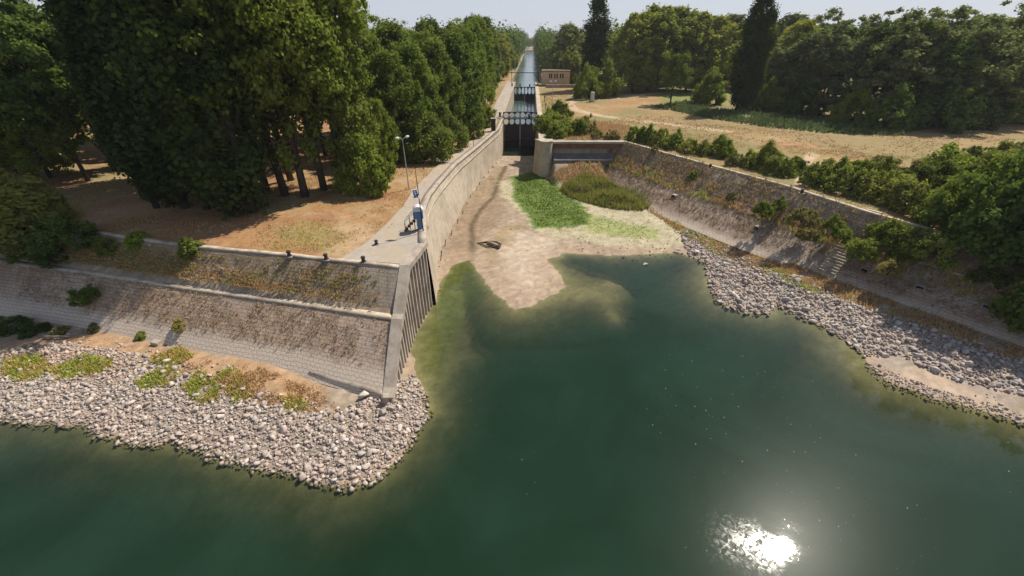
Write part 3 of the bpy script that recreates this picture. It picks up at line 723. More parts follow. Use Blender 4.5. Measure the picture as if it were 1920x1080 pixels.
# right pier and retaining wall
pr_ = thing('pier', 'rounded pale concrete pier ending the right lock wall', 'pier', (7.6, 95, 0))
arc = [(axx(96)+4.2, 96.3)]+[(7.55+1.45*math.cos(a), 95+1.45*math.sin(a)*1.0) for a in np.linspace(math.pi*1.02, math.pi*1.95, 12)]+[(9.0, 96.3)]
arcb = [(7.6+(x-7.6)*1.22, 96.2+(y-96.2)*1.2) for x, y in arc]
mm = MB(); nA = len(arc)
mm.add([(x, y, -.6) for x, y in arcb]+[(x, y, Z+.2) for x, y in arc], [tuple(range(nA-1, -1, -1)), tuple(range(nA, 2*nA))]+[(i, (i+1) % nA, nA+(i+1) % nA, nA+i) for i in range(nA)])
rel(mm.build('shaft', M['conc_wall'], pr_))
mm = MB().prism([(7.6+(x-7.6)*1.07, 96.0+(y-96.0)*1.07) for x, y in arc], Z+.2, Z+.5); rel(mm.build('cap', M['kerb'], pr_))
rw = thing('retaining_wall', 'low dark retaining wall with a concrete coping to the right of the rounded pier', 'wall', (16, 95, 0))
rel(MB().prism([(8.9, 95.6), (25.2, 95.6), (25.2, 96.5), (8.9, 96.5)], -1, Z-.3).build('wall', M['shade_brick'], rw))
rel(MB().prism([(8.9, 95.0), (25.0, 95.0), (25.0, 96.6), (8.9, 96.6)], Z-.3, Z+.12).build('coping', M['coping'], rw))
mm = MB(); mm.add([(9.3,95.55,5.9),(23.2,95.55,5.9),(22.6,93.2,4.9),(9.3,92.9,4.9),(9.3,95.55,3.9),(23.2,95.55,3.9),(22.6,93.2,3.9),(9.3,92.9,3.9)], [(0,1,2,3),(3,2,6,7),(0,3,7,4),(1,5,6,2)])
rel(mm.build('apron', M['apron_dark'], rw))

# ---------------------------------------------------------------- street furniture
# gauge kiosk
kx, ky = P(788, 431, Z)
t = thing('gauge_kiosk', 'blue and white water gauge kiosk with iron steps on the quay edge', 'kiosk', (kx, ky+.1, Z+.02), .2)
MB().box(-.30, .30, -.30, .30, 0, 1.5).build('pedestal', M['blue'], t, bevel=.03)
cb = MB().box(-.52, .52, -.42, .42, 1.5, 2.45).build('cabin', M['blue'], t, bevel=.03)
MB().box(-.545, -.523, -.3, .3, 1.55, 2.4).build('door', M['white'], cb)
m = MB(); pts = []
N_ = 9
vs = []
for s_ in (-.5, .5):
    for k in range(N_):
        a = math.pi*k/(N_-1); vs.append((-.6*math.cos(a), s_, 2.45+.62*math.sin(a)))
fs = [tuple(range(N_)), tuple(range(2*N_-1, N_-1, -1)), (0, N_, 2*N_-1, N_-1)]+[(k, k+1, N_+k+1, N_+k) for k in range(N_-1)]
m.add(vs, fs); m.build('hood', M['white'], t, bevel=.02)
st = MB()
for k in range(4): st = MB().box(-1.75+k*.32, -1.42+k*.32, -.4, .4, .22+k*.3, .27+k*.3); st.build('step', M['iron'], t)
for s_ in (-.42, .42):
    m = MB(); m.tube([(-1.75, s_, 0), (-1.75, s_, 1.1), (-1.5, s_, 1.5), (-.6, s_, 2.3)], .03, 6); m.tube([(-1.15, s_, .0), (-1.15, s_, 1.75)], .025, 6)
    m.tube([(-.6, s_, 0), (-.6, s_, 2.3)], .03, 6); m.tube([(-1.75, s_, .2), (-.55, s_, 1.3)], .03, 6)
    m.build('railing', M['dark_steel'], t)
# solar mast
mx, my = P(794, 434, Z)
t = thing('instrument_mast', 'thin black mast with a small solar panel in front of the blue kiosk', 'mast', (mx+.05, my-.25, Z+.02))
MB().tube([(0, 0, 0), (-.03, 0, 3.8), (-.08, 0, 7.9)], [.07, .055, .03], 8).build('pole', M['dark_steel'], t)
pn = MB().box(-.34, .34, -.025, .025, -.55, .55).build('solar_panel', M['white'], t, (-.38, -.05, 4.75)); pn.rotation_euler = (R(-38), 0, R(25))
c_ = MB()
for i in range(2):
    for j in range(4): c_.box(-.26+.28*i, -.02+.28*i, -.032, -.0255, -.46+.24*j, -.25+.24*j)
c_.build('solar_cell', M['cell'], pn)
MB().tube([(-.4, 0, 4.75), (0, 0, 4.7)], .03, 6).build('bracket', M['dark_steel'], t)
# lamps
def lamp(px, py, pyt, label, mat, double=True, face=0):
    x, y = P(px, py, Z); h = topz(pyt, y)-Z
    t = thing('street_lamp', label, 'street lamp', (x, y, float(gz(x, y)[0])), face)
    MB().tube([(0, 0, 0), (0, 0, h*.5), (0, 0, h-.2)], [.1, .08, .05], 8).build('pole', mat, t)
    for s_ in ((-1, 1) if double else (1,)):
        MB().tube([(0, 0, h-.3), (s_*.25, 0, h-.05), (s_*.55, 0, h)], [.04, .035, .03], 6).build('arm', mat, t)
        m = MB(); m.tube([(s_*.5, 0, h+.02), (s_*.62, 0, h+.02), (s_*.95, 0, h+.06), (s_*1.1, 0, h+.05)], [.07, .16, .17, .06], 8)
        m.build('lamp_head', M['white'], t, smooth=True)
lamp(767, 354, 257, 'tall grey double-headed street lamp on the grass behind the blue kiosk', M['galv'], True, R(40))
lamp(919, 206, 152, 'dark street lamp on the grass left of the lock chamber', M['dark_steel'], False)
lamp(1035, 197, 152, 'slender grey street lamp in front of the lock house', M['galv'], True)
# bollards
def bollard(px, py, label, h=.62, r=.19, z=Z+.05):
    x, y = P(px, py, z)
    t = thing('bollard', label, 'bollard', (x, y, z), 0, 'mooring bollards')
    MB().tube([(0,0,-.05),(0,0,.06),(0,0,.08),(0,0,h*.7),(0,0,h*.75),(0,0,h)], [r*1.5,r*1.5,r,r*.9,r*1.25,r*1.15], 12).build('post', M['iron'], t)
    MB().box(-.34, .34, -.34, .34, -.1, .02).build('base_plate', M['coping'], t)
bollard(543, 480, 'leftmost of the three iron bollards along the left crest kerb')
bollard(612, 486, 'middle one of the three iron bollards along the left crest kerb')
bollard(682, 491, 'iron bollard on the crest kerb nearest the concrete apron')
bollard(706, 458, 'iron bollard standing alone on dry grass beside the concrete apron', .5, .17)
bollard(1331, 314, 'iron bollard on the right crest kerb before the row of shrubs')
bollard(1503, 362, 'iron bollard on the right crest kerb at the end of the footpath')
for k, (px_, py_, lb) in enumerate(((1021, 190, 'first dark post right of the lock chamber, nearest the lock house'), (1023, 205, 'middle dark post on the grass strip right of the lock chamber'), (1026, 218, 'dark post right of the lock chamber nearest the bushes'))):
    x, y = P(px_, py_, Z)
    t = thing('marker_post', lb, 'post', (x, y, Z-.1)); MB().tube([(0, 0, 0), (0, 0, 1.5)], .1, 8).build('post', M['dark_steel'], t); MB().box(-.2, .2, -.12, .12, 1.3, 1.9).build('head', M['iron'], t)
for k, (px_, py_) in enumerate(((867, 268), (888, 275), (903, 258))):
    x, y = P(px_, py_, Z)
    tag(MB().tube([(0, 0, -.1), (.05, 0, 1.9)], .06, 6).build('fence_post', M['dark_steel'], None, (x, y, Z)), ('thin leaning post at the edge of the left trees above the curved wall', 'thin post beside the path at the bend of the curved wall', 'thin post near the dark cabinet at the lock head')[k], 'post')
# dark cabinet at left lock head + railing
x, y = P(926, 246, Z)
t = thing('steel_cabinet', 'tall dark brown steel cabinet at the left head of the lock', 'cabinet', (x-.1, y, Z))
MB().box(-.55, .55, -.5, .5, 0, 2.9).build('body', M['gate_wood'], t, bevel=.03)
MB().box(-.62, .62, -.57, .57, 2.9, 3.05).build('top', M['pile'], t)
MB().box(-.45, .45, -.53, -.505, .15, 2.75).build('door', M['rust'], t)
t = thing('railing', 'pale pipe railing across the left lock head', 'railing', (-4.2, 124, Z+.05))
for (a, c2) in (((-3.6, 0), (1.6, 0)), ((1.6, 0), (1.6, 4.5)), ((-3.6, 0), (-3.6, 3))):
    m = MB()
    for zz in (.55, 1.05): m.tube([(a[0], a[1], zz), (c2[0], c2[1], zz)], .035, 6)
    for k in range(5): q = k/4; m.tube([(a[0]+(c2[0]-a[0])*q, a[1]+(c2[1]-a[1])*q, 0), (a[0]+(c2[0]-a[0])*q, a[1]+(c2[1]-a[1])*q, 1.05)], .035, 6)
    m.build('rail_section', M['galv'], t)
# stele
x, y = P(1110, 191, Z)
t = thing('stone_pillar', 'pale square stone pillar standing beside the round dark tree', 'pillar', (x, y, Z-.1), .3)
MB().prism([(-.6,-.5),(.6,-.5),(.6,.5),(-.6,.5)], 0, 3.3).build('shaft', M['pale_stone'], t, bevel=.06)
MB().box(-.85, .85, -.75, .75, 0, .4).build('base', M['coping'], t)
# small road bridge far up the canal
t = thing('canal_bridge', 'low dark bridge across the far end of the canal', 'bridge', (axx(760), 760, 7.0))
MB().box(-22, 22, -3, 3, 0, .9).build('deck', M['coping'], t)
for s_ in (-1, 1):
    MB().box(s_*8.2-.5, s_*8.2+.5, -2.5, 2.5, -3.4, 0).build('bridge_pier', M['coping'], t)
    m = MB(); m.box(-22, 22, s_*2.8-.05, s_*2.8+.05, 1.6, 1.7)
    for k in range(15): m.box(-21.9+k*3.1, -21.8+k*3.1, s_*2.8-.05, s_*2.8+.05, .9, 1.6)
    m.build('handrail', M['dark_steel'], t)
#PART3
# ---------------------------------------------------------------- rocks
def rock_variants(n, sub, seed, ang=.25):
    import bmesh
    out = []
    for k in range(n):
        bm = bmesh.new(); bmesh.ops.create_icosphere(bm, subdivisions=sub, radius=1)
        V = np.array([v.co[:] for v in bm.verts]); Fc = np.array([[v.index for v in f.verts] for f in bm.faces]); bm.free()
        r = np.random.RandomState(seed+k)
        for _ in range(9):        # chop with random planes: angular quarry stone
            d = r.normal(size=3); d /= np.linalg.norm(d); c = r.uniform(.38, .72)
            t = V@d; V = V-np.outer(np.maximum(0, t-c), d)
        V *= np.array([r.uniform(.85, 1.3), r.uniform(.75, 1.0), r.uniform(.55, .8)])
        V += r.normal(size=V.shape)*.03
        out.append((V, Fc))
    return out
RV = rock_variants(14, 1, 10); RVh = rock_variants(10, 2, 60)
def rotmats(r, n):
    q = r.normal(size=(n, 4)); q[:, 3] *= 1; q /= np.linalg.norm(q, axis=1)[:, None]
    w_, x, y, z = q.T
    return np.stack([1-2*(y*y+z*z), 2*(x*y-z*w_), 2*(x*z+y*w_), 2*(x*y+z*w_), 1-2*(x*x+z*z), 2*(y*z-x*w_), 2*(x*z-y*w_), 2*(y*z+x*w_), 1-2*(x*x+y*y)], 1).reshape(n, 3, 3)
def scatter(poly, spacing, r, jitter=.5, dens=None):
    p = np.array(poly); x0, y0 = p.min(0); x1, y1 = p.max(0)
    gx, gy = np.meshgrid(np.arange(x0, x1, spacing), np.arange(y0, y1, spacing))
    x = gx.ravel()+r.uniform(-jitter, jitter, gx.size)*spacing; y = gy.ravel()+r.uniform(-jitter, jitter, gx.size)*spacing
    m = inpoly(x, y, poly)
    if dens is not None: m &= r.uniform(size=len(x)) < dens(x, y)
    return x[m], y[m]
def rock_field(poly, specs, seed, dens=None):
    r = np.random.RandomState(seed); xs_, ys_, ss = [], [], []
    for sp, smin, smax, dn in specs:
        x, y = scatter(poly, sp, r, .55, dn)
        xs_.append(x); ys_.append(y); ss.append(smin+(smax-smin)*r.uniform(size=len(x))**2.2)
    x, y, s = np.concatenate(xs_), np.concatenate(ys_), np.concatenate(ss)
    z = gz(x, y); k_ = z > -.16; return x[k_], y[k_], z[k_], s[k_]
def merge_rocks(name, x, y, z, s, mat, seed, label, cat, variants=RV, sink=.25):
    r = np.random.RandomState(seed); n = len(x); vi = r.randint(len(variants), size=n); Vs, Fs, A = [], [], []; base = 0
    Rm = rotmats(r, n)
    for k, (V, Fc) in enumerate(variants):
        ids = np.where(vi == k)[0]
        if not len(ids): continue
        W = np.einsum('nij,vj->nvi', Rm[ids], V)*s[ids][:, None, None]
        W += np.stack([x[ids], y[ids], z[ids]+s[ids]*sink], 1)[:, None, :]
        Vs.append(W.reshape(-1, 3)); Fs.append((Fc[None]+(np.arange(len(ids))*len(V))[:, None, None]+base).reshape(-1, 3))
        A.append(np.repeat(r.uniform(size=len(ids)), len(V))); base += len(ids)*len(V)
    me = npmesh(name, np.concatenate(Vs), np.concatenate(Fs), mat, False, {'v': ('FLOAT', np.concatenate(A))})
    return tag(link(name, me), label, cat, kind='stuff')
rpL = PP([(-500,560),(-200,640),(0,668),(120,648),(240,668),(340,690),(520,745),(640,768),(735,735),(750,715),(775,693),(800,735),(815,780),(770,860),(700,908),(640,930),(560,905),(450,885),(330,845),(230,840),(150,812),(0,800),(-500,770)], .4)
rpR = PP([(1275,430),(1300,425),(1330,440),(1400,480),(1500,530),(1600,575),(1700,605),(1800,640),(1920,680),(2300,820),(2400,960),(2100,850),(1920,740),(1850,722),(1760,700),(1690,665),(1625,660),(1592,635),(1562,615),(1500,588),(1456,568),(1440,592),(1395,590),(1352,575),(1335,540),(1322,488),(1290,470)], .7)
rpR2 = PP([(1622,675),(1660,690),(1750,725),(1850,752),(1920,775),(2100,835),(2100,855),(1920,802),(1850,780),(1762,758),(1662,720),(1632,696)], .3)
dL = lambda x, y: sstep(.25, .5, fbm(x*.35, y*.35, 81, 3))*.5+.5
pats = [[(5,672),(75,665),(100,690),(50,712),(5,705)], [(95,690),(160,668),(212,674),(210,692),(150,704),(100,708)], [(250,716),(300,692),(350,698),(320,724),(268,726)], [(340,722),(375,698),(405,704),(410,742),(370,754)], [(402,702),(442,688),(478,742),(440,752)], [(275,676),(340,652),(365,672),(320,694)], [(375,740),(412,726),(404,756)], [(520,745),(560,735),(580,762),(540,768)]]
og = [(335,660),(480,688),(600,732),(640,765),(600,772),(540,764),(480,752),(430,728),(350,705)]
wd_ = [PP(q_, .8) for q_ in pats]
def nwd(x, y):
    m = np.zeros(len(x), bool); xx = x+(fbm(x*1.2, y*1.2, 90, 3)-.5)*1.0; yy_ = y+(fbm(x*1.2, y*1.2, 92, 3)-.5)*1.0
    for q_ in wd_: m |= inpoly(xx, yy_, q_)
    o_ = inpoly(xx, yy_, PP(og, .9))
    return np.where(m, .25, np.where(o_, .3, 1.0))
fL = rock_field(rpL, [(.31, .12, .31, nwd), (.24, .08, .19, nwd), (.8, .25, .45, nwd)], 3)
fR = rock_field(rpR, [(.45, .17, .42, None), (.34, .11, .25, None), (1.2, .3, .6, None)], 4)
fR2 = rock_field(rpR2, [(.34, .10, .24, None), (.28, .08, .18, None)], 5)
def pick(f, n):
    x, y, z, s = f; d = np.sqrt(x*x+y*y+(z-H)**2); depth = y*math.cos(PITCH)+(H-z)*math.sin(PITCH)
    px_ = 960+F*x/depth; py_ = 540+F*((H-z)*math.cos(PITCH)-y*math.sin(PITCH))/depth
    vis = (px_ > 5) & (px_ < 1915) & (py_ > 5) & (py_ < 1075) & (z > -.1)
    sc_ = np.where(vis, s/d, 0); i = np.argsort(-sc_)[:n]; m = np.zeros(len(x), bool); m[i] = True; return m
proto_r = {}
def single_rocks(f, m, mat, label, grp, seed, key):
    r = np.random.RandomState(seed); x, y, z, s = [a[m] for a in f]
    for i in range(len(x)):
        k = r.randint(len(RVh)); kk = (key, k)
        if kk not in proto_r:
            V, Fc = RVh[k]; proto_r[kk] = npmesh('riprap_stone', V, Fc, mat, False, {'v': ('FLOAT', np.full(len(V), r.uniform(.3, 1)))})
        o = link('riprap_stone', proto_r[kk], loc=(x[i], y[i], z[i]+s[i]*.3)); o.scale = (s[i],)*3
        o.rotation_euler = (r.uniform(-.5, .5), r.uniform(-.5, .5), r.uniform(0, 6.3)); tag(o, label, 'rock', grp)
mL, mR = pick(fL, 170), pick(fR, 130)
single_rocks(fL, mL, M['rock_l'], 'pale pinkish riprap stone, one of the larger lumps on the left foreground bank', 'large riprap stones on the left bank', 1, 'l')
single_rocks(fR, mR, M['rock_r'], 'grey riprap stone, one of the larger lumps along the right shore', 'large riprap stones on the right shore', 2, 'r')
merge_rocks('riprap', *[a[~mL] for a in fL], M['rock_l'], 5, 'pale broken stone covering the left foreground bank down to the water', 'riprap')
merge_rocks('riprap', *[a[~mR] for a in fR], M['rock_r'], 6, 'grey broken stone covering the right shore below the embankment', 'riprap')
merge_rocks('gravel_spit', *fR2, M['rock_r'], 7, 'spit of small stones at the water edge on the right', 'gravel')
def sparse(poly, z, sp, s0, s1, seed, name, label, mat, p=None):
    r = np.random.RandomState(seed); x, y = scatter(PP(poly, z), sp, r, .6, p)
    merge_rocks(name, x, y, gz(x, y), s0+(s1-s0)*r.uniform(size=len(x))**3, M[mat], seed, label, 'stones')
cl = lambda x, y: sstep(.45, .65, fbm(x*.6, y*.6, 91, 3))*.9
sparse([(808,560),(822,470),(850,420),(890,350),(935,308),(945,320),(905,360),(872,400),(850,450),(835,500),(826,545)], .5, .5, .06, .22, 11, 'rubble', 'loose rubble along the foot of the curved wall', 'rock_l', cl)
sparse([(1080,440),(1270,430),(1300,470),(1200,480),(1060,472)], .5, .5, .06, .25, 12, 'rubble', 'scattered stones on the sand between the water and the green weeds', 'rock_r', cl)
sparse([(0,650),(150,620),(340,668),(560,708),(640,760),(500,740),(300,700),(0,700)], .9, .5, .08, .3, 13, 'rubble', 'scattered stones and dirt under the left embankment', 'rock_l', cl)
sparse([(1210,400),(1400,475),(1600,560),(1800,615),(1920,650),(1920,690),(1700,610),(1500,530),(1300,440)], 1.2, .7, .1, .4, 14, 'rubble', 'stones lying in the dry weeds under the right embankment', 'rock_r', cl)
sparse([(1610,655),(1750,700),(1880,740),(1900,770),(1760,735),(1650,700)], .4, .7, .08, .35, 15, 'rubble', 'few dark stones on the muddy hollow behind the spit', 'rock_r', cl)
def block(name, px, py, z, dims, rot, mat, label, cat='block', high=True, seed=0):
    x, y = P(px, py, z); V, Fc = RVh[seed % 10]
    me = npmesh(name, V*np.array(dims), Fc, M[mat], False, {'v': ('FLOAT', np.full(len(V), .9))})
    o = link(name, me, loc=(x, y, max(z, float(gz(x, y)[0]))+dims[2]*.35), rz=rot); return tag(o, label, cat)
def slabblock(name, px, py, z, d, rot, mat, label, cat='block'):
    x, y = P(px, py, z)
    o = MB().box(-d[0]/2, d[0]/2, -d[1]/2, d[1]/2, 0, d[2]).build(name, M[mat], None, (x, y, max(z, float(gz(x, y)[0]))-.05), 0, bevel=.04)
    o.rotation_euler = rot; return tag(o, label, cat)
block('boulder', 681, 743, .7, (.62,.5,.45), .4, 'pale_stone', 'big pale cream boulder under the toe of the pile wall', 'rock', seed=3)
slabblock('broken_slab', 722, 752, .6, (.55,.5,1.0), (.25,.2,.3), 'coping', 'upright broken concrete slab at the corner of the pile wall')
slabblock('broken_slab', 716, 775, .6, (.45,.4,.55), (.5,.3,.8), 'coping', 'small tilted concrete lump below the upright slab')
block('stone', 702, 737, .7, (.16,.14,.12), .4, 'pale_stone', 'small white stone in the shadow under the toe kerb', 'rock', seed=2)
slabblock('concrete_block', 295, 645, 1.0, (.85,.6,.5), (.1,.05,-.2), 'coping', 'square grey concrete block below the left embankment')
slabblock('concrete_channel', 336, 637, 1.1, (1.6,.5,.25), (.1,.1,-.8), 'coping', 'tilted concrete channel piece under the drain of the left slope')
t = MB().tube([P(82, 634, 1.1)+(1.25,), P(105, 634, 1.1)+(1.3,), P(132, 633, 1.1)+(1.25,)], [.16,.14,.11], 8).build('log', M['drift'], None, smooth=True); tag(t, 'short bleached log lying on the gravel at the far left', 'log')
block('stone', 1211, 496, .05, (.62,.42,.3), .2, 'pale_stone', 'lone pale stone standing out of the shallow bay', 'rock', seed=1)
block('stone', 1270, 469, .3, (.65,.3,.3), -.3, 'rock_r', 'flat brown stone at the water edge left of the riprap', 'rock', seed=5)
block('stone', 1308, 473, .4, (.6,.5,.4), .8, 'pale_stone', 'pale stone at the left tip of the right riprap', 'rock', seed=6)
block('stone', 1196, 545, -.3, (1.0,.5,.28), .1, 'rock_r', 'drowned boulder showing through the shallow water of the bay', 'rock', seed=7)
block('stone', 1187, 598, -.35, (.45,.4,.3), .1, 'rock_r', 'small drowned stone nearest the deep water', 'rock', seed=8)
block('stone', 958, 431, .5, (.2,.15,.12), .1, 'iron', 'small dark lump on the mud above the driftwood', 'rock', seed=4)
# driftwood
x, y = P(925, 460, .4); z0 = float(gz(x, y)[0])
t = thing('driftwood', 'dark looped driftwood branch around a pale log on the mud flat', 'driftwood', (x, y, z0))
o = MB().tube([(-.9,.9,.18),(-.3,.45,.25),(.35,-.15,.25),(.75,-.55,.2)], [.26,.32,.30,.2], 10).build('log', M['drift'], t, smooth=True)
MB().tube([(.6,-.5,.2),(1.0,-.85,.25),(.7,-1.3,.15)], [.22,.2,.08], 8).build('root', M['darkwood'], t, smooth=True)
MB().tube([(1.0,-.9,.2),(1.2,.1,.25),(.5,1.0,.25),(-.7,1.25,.2),(-2.6,.9,.1),(-1.7,.2,.15),(-.9,-.5,.12),(.1,-.6,.12),(.8,-1.0,.2)], [.1,.12,.12,.13,.07,.1,.1,.09,.08], 6).build('branch', M['darkwood'], t, smooth=True)

# ---------------------------------------------------------------- vegetation
M['leaf_mid'] = leaf_mat('broadleaf_foliage', (0.091,0.140,0.025), (0.245,0.315,0.059), (0.252,0.266,0.063), 0.48)
M['leaf_dark'] = leaf_mat('dark_foliage', (0.063,0.098,0.025), (0.161,0.224,0.056), (0.126,0.182,0.042), 0.42)
M['leaf_pop'] = leaf_mat('poplar_foliage', (0.030,0.050,0.015), (0.081,0.110,0.030), (0.062,0.081,0.025), .25)
M['leaf_light'] = leaf_mat('light_foliage', (0.168,0.216,0.036), (0.360,0.408,0.072), (0.396,0.372,0.084), 0.5)
M['leaf_will'] = leaf_mat('willow_foliage', (.22,.24,.05), (.42,.42,.10), (.40,.36,.10), .5)
M['leaf_grey'] = leaf_mat('greyish_foliage', (0.111,0.143,0.058), (0.260,0.305,0.130), (0.234,0.234,0.091), 0.45)
M['leaf_shrub'] = leaf_mat('shrub_foliage', (0.143,0.195,0.033), (0.325,0.403,0.078), (0.338,0.325,0.091), 0.5)
M['leaf_olive'] = leaf_mat('olive_foliage', (0.169,0.176,0.065), (0.325,0.312,0.117), (0.338,0.260,0.104), 0.45)
def quads(c, nrm, size, asp, r, droop=0):
    n = len(c); ref = r.normal(size=(n, 3)); ref[:, 2] -= droop
    a = np.cross(nrm, ref); a /= np.linalg.norm(a, axis=1)[:, None]+1e-9
    b_ = np.cross(nrm, a)
    s = size[:, None]
    return np.stack([c-a*s*asp, c-b_*s*.9+nrm*s*.15, c+a*s*asp, c+b_*s*.9-nrm*s*.1], 1)
def crown_mesh(name, kind, seed, mat, nleaf, leaf=.013):
    """unit-height crown; z from cz0 to 1"""
    r = np.random.RandomState(seed)
    if kind == 'poplar':
        n = 90; zc = r.uniform(.07, .97, n); rad = .105*np.interp(zc, [0, .06, .2, .45, .75, 1], [.12, .3, .75, 1, .8, .12]); a = r.uniform(0, 6.28, n); q = rad*r.uniform(.35, 1, n)
        cc = np.stack([q*np.cos(a), q*np.sin(a), zc], 1); cr = np.stack([r.uniform(.022, .04, n)]*2+[r.uniform(.05, .10, n)], 1)
    elif kind == 'bush':
        n = 80; d = r.normal(size=(n, 3)); d[:, 2] = np.abs(d[:, 2])*.9; d /= np.linalg.norm(d, axis=1)[:, None]
        q = r.uniform(.45, 1, n)**.5; lop = 1+.22*np.sin(np.arctan2(d[:, 1], d[:, 0])*2+seed)
        cc = d*q[:, None]*np.array([.62, .62, .82])*lop[:, None]; cc[:, 2] = np.maximum(cc[:, 2], .03)+.06
        cr = np.stack([r.uniform(.05, .15, n)]*2+[r.uniform(.06, .17, n)], 1)
    elif kind == 'willow':
        n = 70; d = r.normal(size=(n, 3)); d[:, 2] = np.abs(d[:, 2]); d /= np.linalg.norm(d, axis=1)[:, None]
        q = r.uniform(.5, 1, n)**.5; cc = d*q[:, None]*np.array([.56, .56, .86]); cc[:, 2] += .02
        cr = np.stack([r.uniform(.07, .13, n)]*2+[r.uniform(.10, .19, n)], 1)
    elif kind == 'tall':    # tall oval, foliage nearly to the ground
        n = 210; zc = r.uniform(.06, .97, n)**.9; prof = np.interp(zc, [0, .15, .5, .8, 1], [.13, .22, .26, .19, .04]); a = r.uniform(0, 6.28, n); q = prof*r.uniform(.3, 1, n)**.6
        lop = 1+.25*np.sin(a*2+seed)+.15*np.sin(a*3+zc*9)
        cc = np.stack([q*lop*np.cos(a), q*lop*np.sin(a), zc], 1); cr = np.stack([r.uniform(.02, .055, n)]*2+[r.uniform(.025, .065, n)], 1)
    else:                   # broad crown on clear trunk
        n = 190; d = r.normal(size=(n, 3)); d /= np.linalg.norm(d, axis=1)[:, None]; q = r.uniform(.15, 1, n)**.5
        az = np.arctan2(d[:, 1], d[:, 0]); lop = 1+.22*np.sin(az*2+seed)+.16*np.sin(az*3+d[:, 2]*4+seed*2)
        cc = d*q[:, None]*np.array([.29, .29, .36])*lop[:, None]; cc[:, 2] = cc[:, 2]+.62
        cr = np.stack([r.uniform(.02, .065, n)]*2+[r.uniform(.02, .05, n)], 1)
    n = len(cc); w_ = cr.prod(1)**.66; k = r.choice(n, nleaf, p=w_/w_.sum())
    d = r.normal(size=(nleaf, 3)); d[:, 2] += .25; d /= np.linalg.norm(d, axis=1)[:, None]
    c = cc[k]+d*cr[k]*(np.abs(r.normal(.72, .36, nleaf)))[:, None]
    c[:, 2] = np.maximum(c[:, 2], .015)
    nr = d+r.normal(size=d.shape)*.55+np.array([0, 0, .25]); nr /= np.linalg.norm(nr, axis=1)[:, None]
    sz = leaf*r.uniform(.6, 1.5, nleaf)
    asp = {'poplar': .8, 'willow': 1.9, 'bush': .8}.get(kind, .8)
    Q = quads(c, nr, sz, asp, r, 2.5 if kind == 'willow' else 0)
    vv = np.clip(r.uniform(size=n)[k]*.55+r.uniform(size=nleaf)*.45, 0, 1)
    me = npmesh(name, Q.reshape(-1, 3), np.arange(nleaf*4).reshape(-1, 4), mat, False, {'v': ('FLOAT', np.repeat(vv, 4))})
    return me, cc
def trunk_mesh(kind, seed, cc):
    r = random.Random(seed); m = MB()
    if kind in ('bush', 'willow'):
        for k in range(5):
            a = k*1.26+r.random(); m.tube([(0, 0, -.02), (.12*math.cos(a), .12*math.sin(a), .25), (.3*math.cos(a), .3*math.sin(a), .6)], [.03, .022, .008], 5)
    else:
        bendx, bendy = r.uniform(-.02, .02), r.uniform(-.02, .02); top = .9 if kind != 'broad' else .8
        pts = [(bendx*math.sin(t*3), bendy*math.sin(t*2.5), t*top-.01) for t in np.linspace(0, 1, 7)]
        m.tube(pts, [.017, .0135, .012, .010, .007, .005, .002], 8)
        for i in r.sample(range(len(cc)), 16):
            c = cc[i]; h = max(.1, min(top*.85, c[2]-.14-.1*r.random()))
            m.tube([(0, 0, h), (c[0]*.5, c[1]*.5, h+(c[2]-h)*.45), tuple(c)], [.0065, .0045, .0015], 5)
    me = bpy.data.meshes.new('trunk'); me.from_pydata(m.v, [], m.f); me.shade_smooth(); me.materials.append(M['bark']); return me
LIB = {}
def lib(kind, mat, seed, nleaf, leaf):
    key = (kind, mat, seed)
    if key not in LIB:
        me, cc = crown_mesh('crown', kind, seed, M[mat], nleaf, leaf); LIB[key] = (me, trunk_mesh(kind, seed, cc))
    return LIB[key]
SPEC = {  # kind -> crown shape, material, seeds, leaves, leaf size
 'poplar': ('poplar', 'leaf_pop', (1, 2, 3), 17000, .0078), 'oak': ('broad', 'leaf_mid', (4, 5, 6, 7), 26000, .0082),
 'dark': ('broad', 'leaf_dark', (8, 9, 10), 20000, .0115), 'tall': ('tall', 'leaf_mid', (11, 12, 13, 14), 26000, .0088),
 'talldark': ('tall', 'leaf_dark', (15, 16, 17), 20000, .0115), 'tallight': ('tall', 'leaf_light', (18, 19), 20000, .0115),
 'willow': ('willow', 'leaf_will', (20, 21), 26000, .018), 'grey': ('broad', 'leaf_grey', (22, 23, 24), 20000, .012), 'tallgrey': ('tall', 'leaf_grey', (25, 26), 20000, .0115),
 'bush': ('bush', 'leaf_shrub', (27, 28, 29), 7000, .034), 'darkbush': ('bush', 'leaf_dark', (30, 31), 9000, .030), 'oakbush': ('bush', 'leaf_mid', (36, 37, 38), 16000, .024), 'olive': ('bush', 'leaf_olive', (32, 33), 6000, .036), 'reed': ('willow', 'leaf_shrub', (34, 35), 5000, .04)}
RT = random.Random(5)
def plant(kind, x, y, h, label, group=None, wr=1.0, name=None, z=None, cat=None):
    sh, mat, seeds, nl, ls = SPEC[kind]; me, tm = lib(sh, mat, RT.choice(seeds), nl, ls)
    isb = sh in ('bush',) or kind == 'reed' or h < 4.5
    nm = name or ({'poplar': 'poplar_tree'}.get(kind, 'shrub' if isb else 'tree'))
    z = float(gz(x, y)[0]) if z is None else z
    t = thing(nm, label, cat or ('shrub' if isb else 'tree'), (x, y, z-.1), RT.uniform(0, 6.28), group)
    c = link('crown', me, parent=t); c.scale = (h*wr, h*wr, h)
    k = link('stem' if isb else 'trunk', tm, parent=t); k.scale = (h, h, h)
    return t
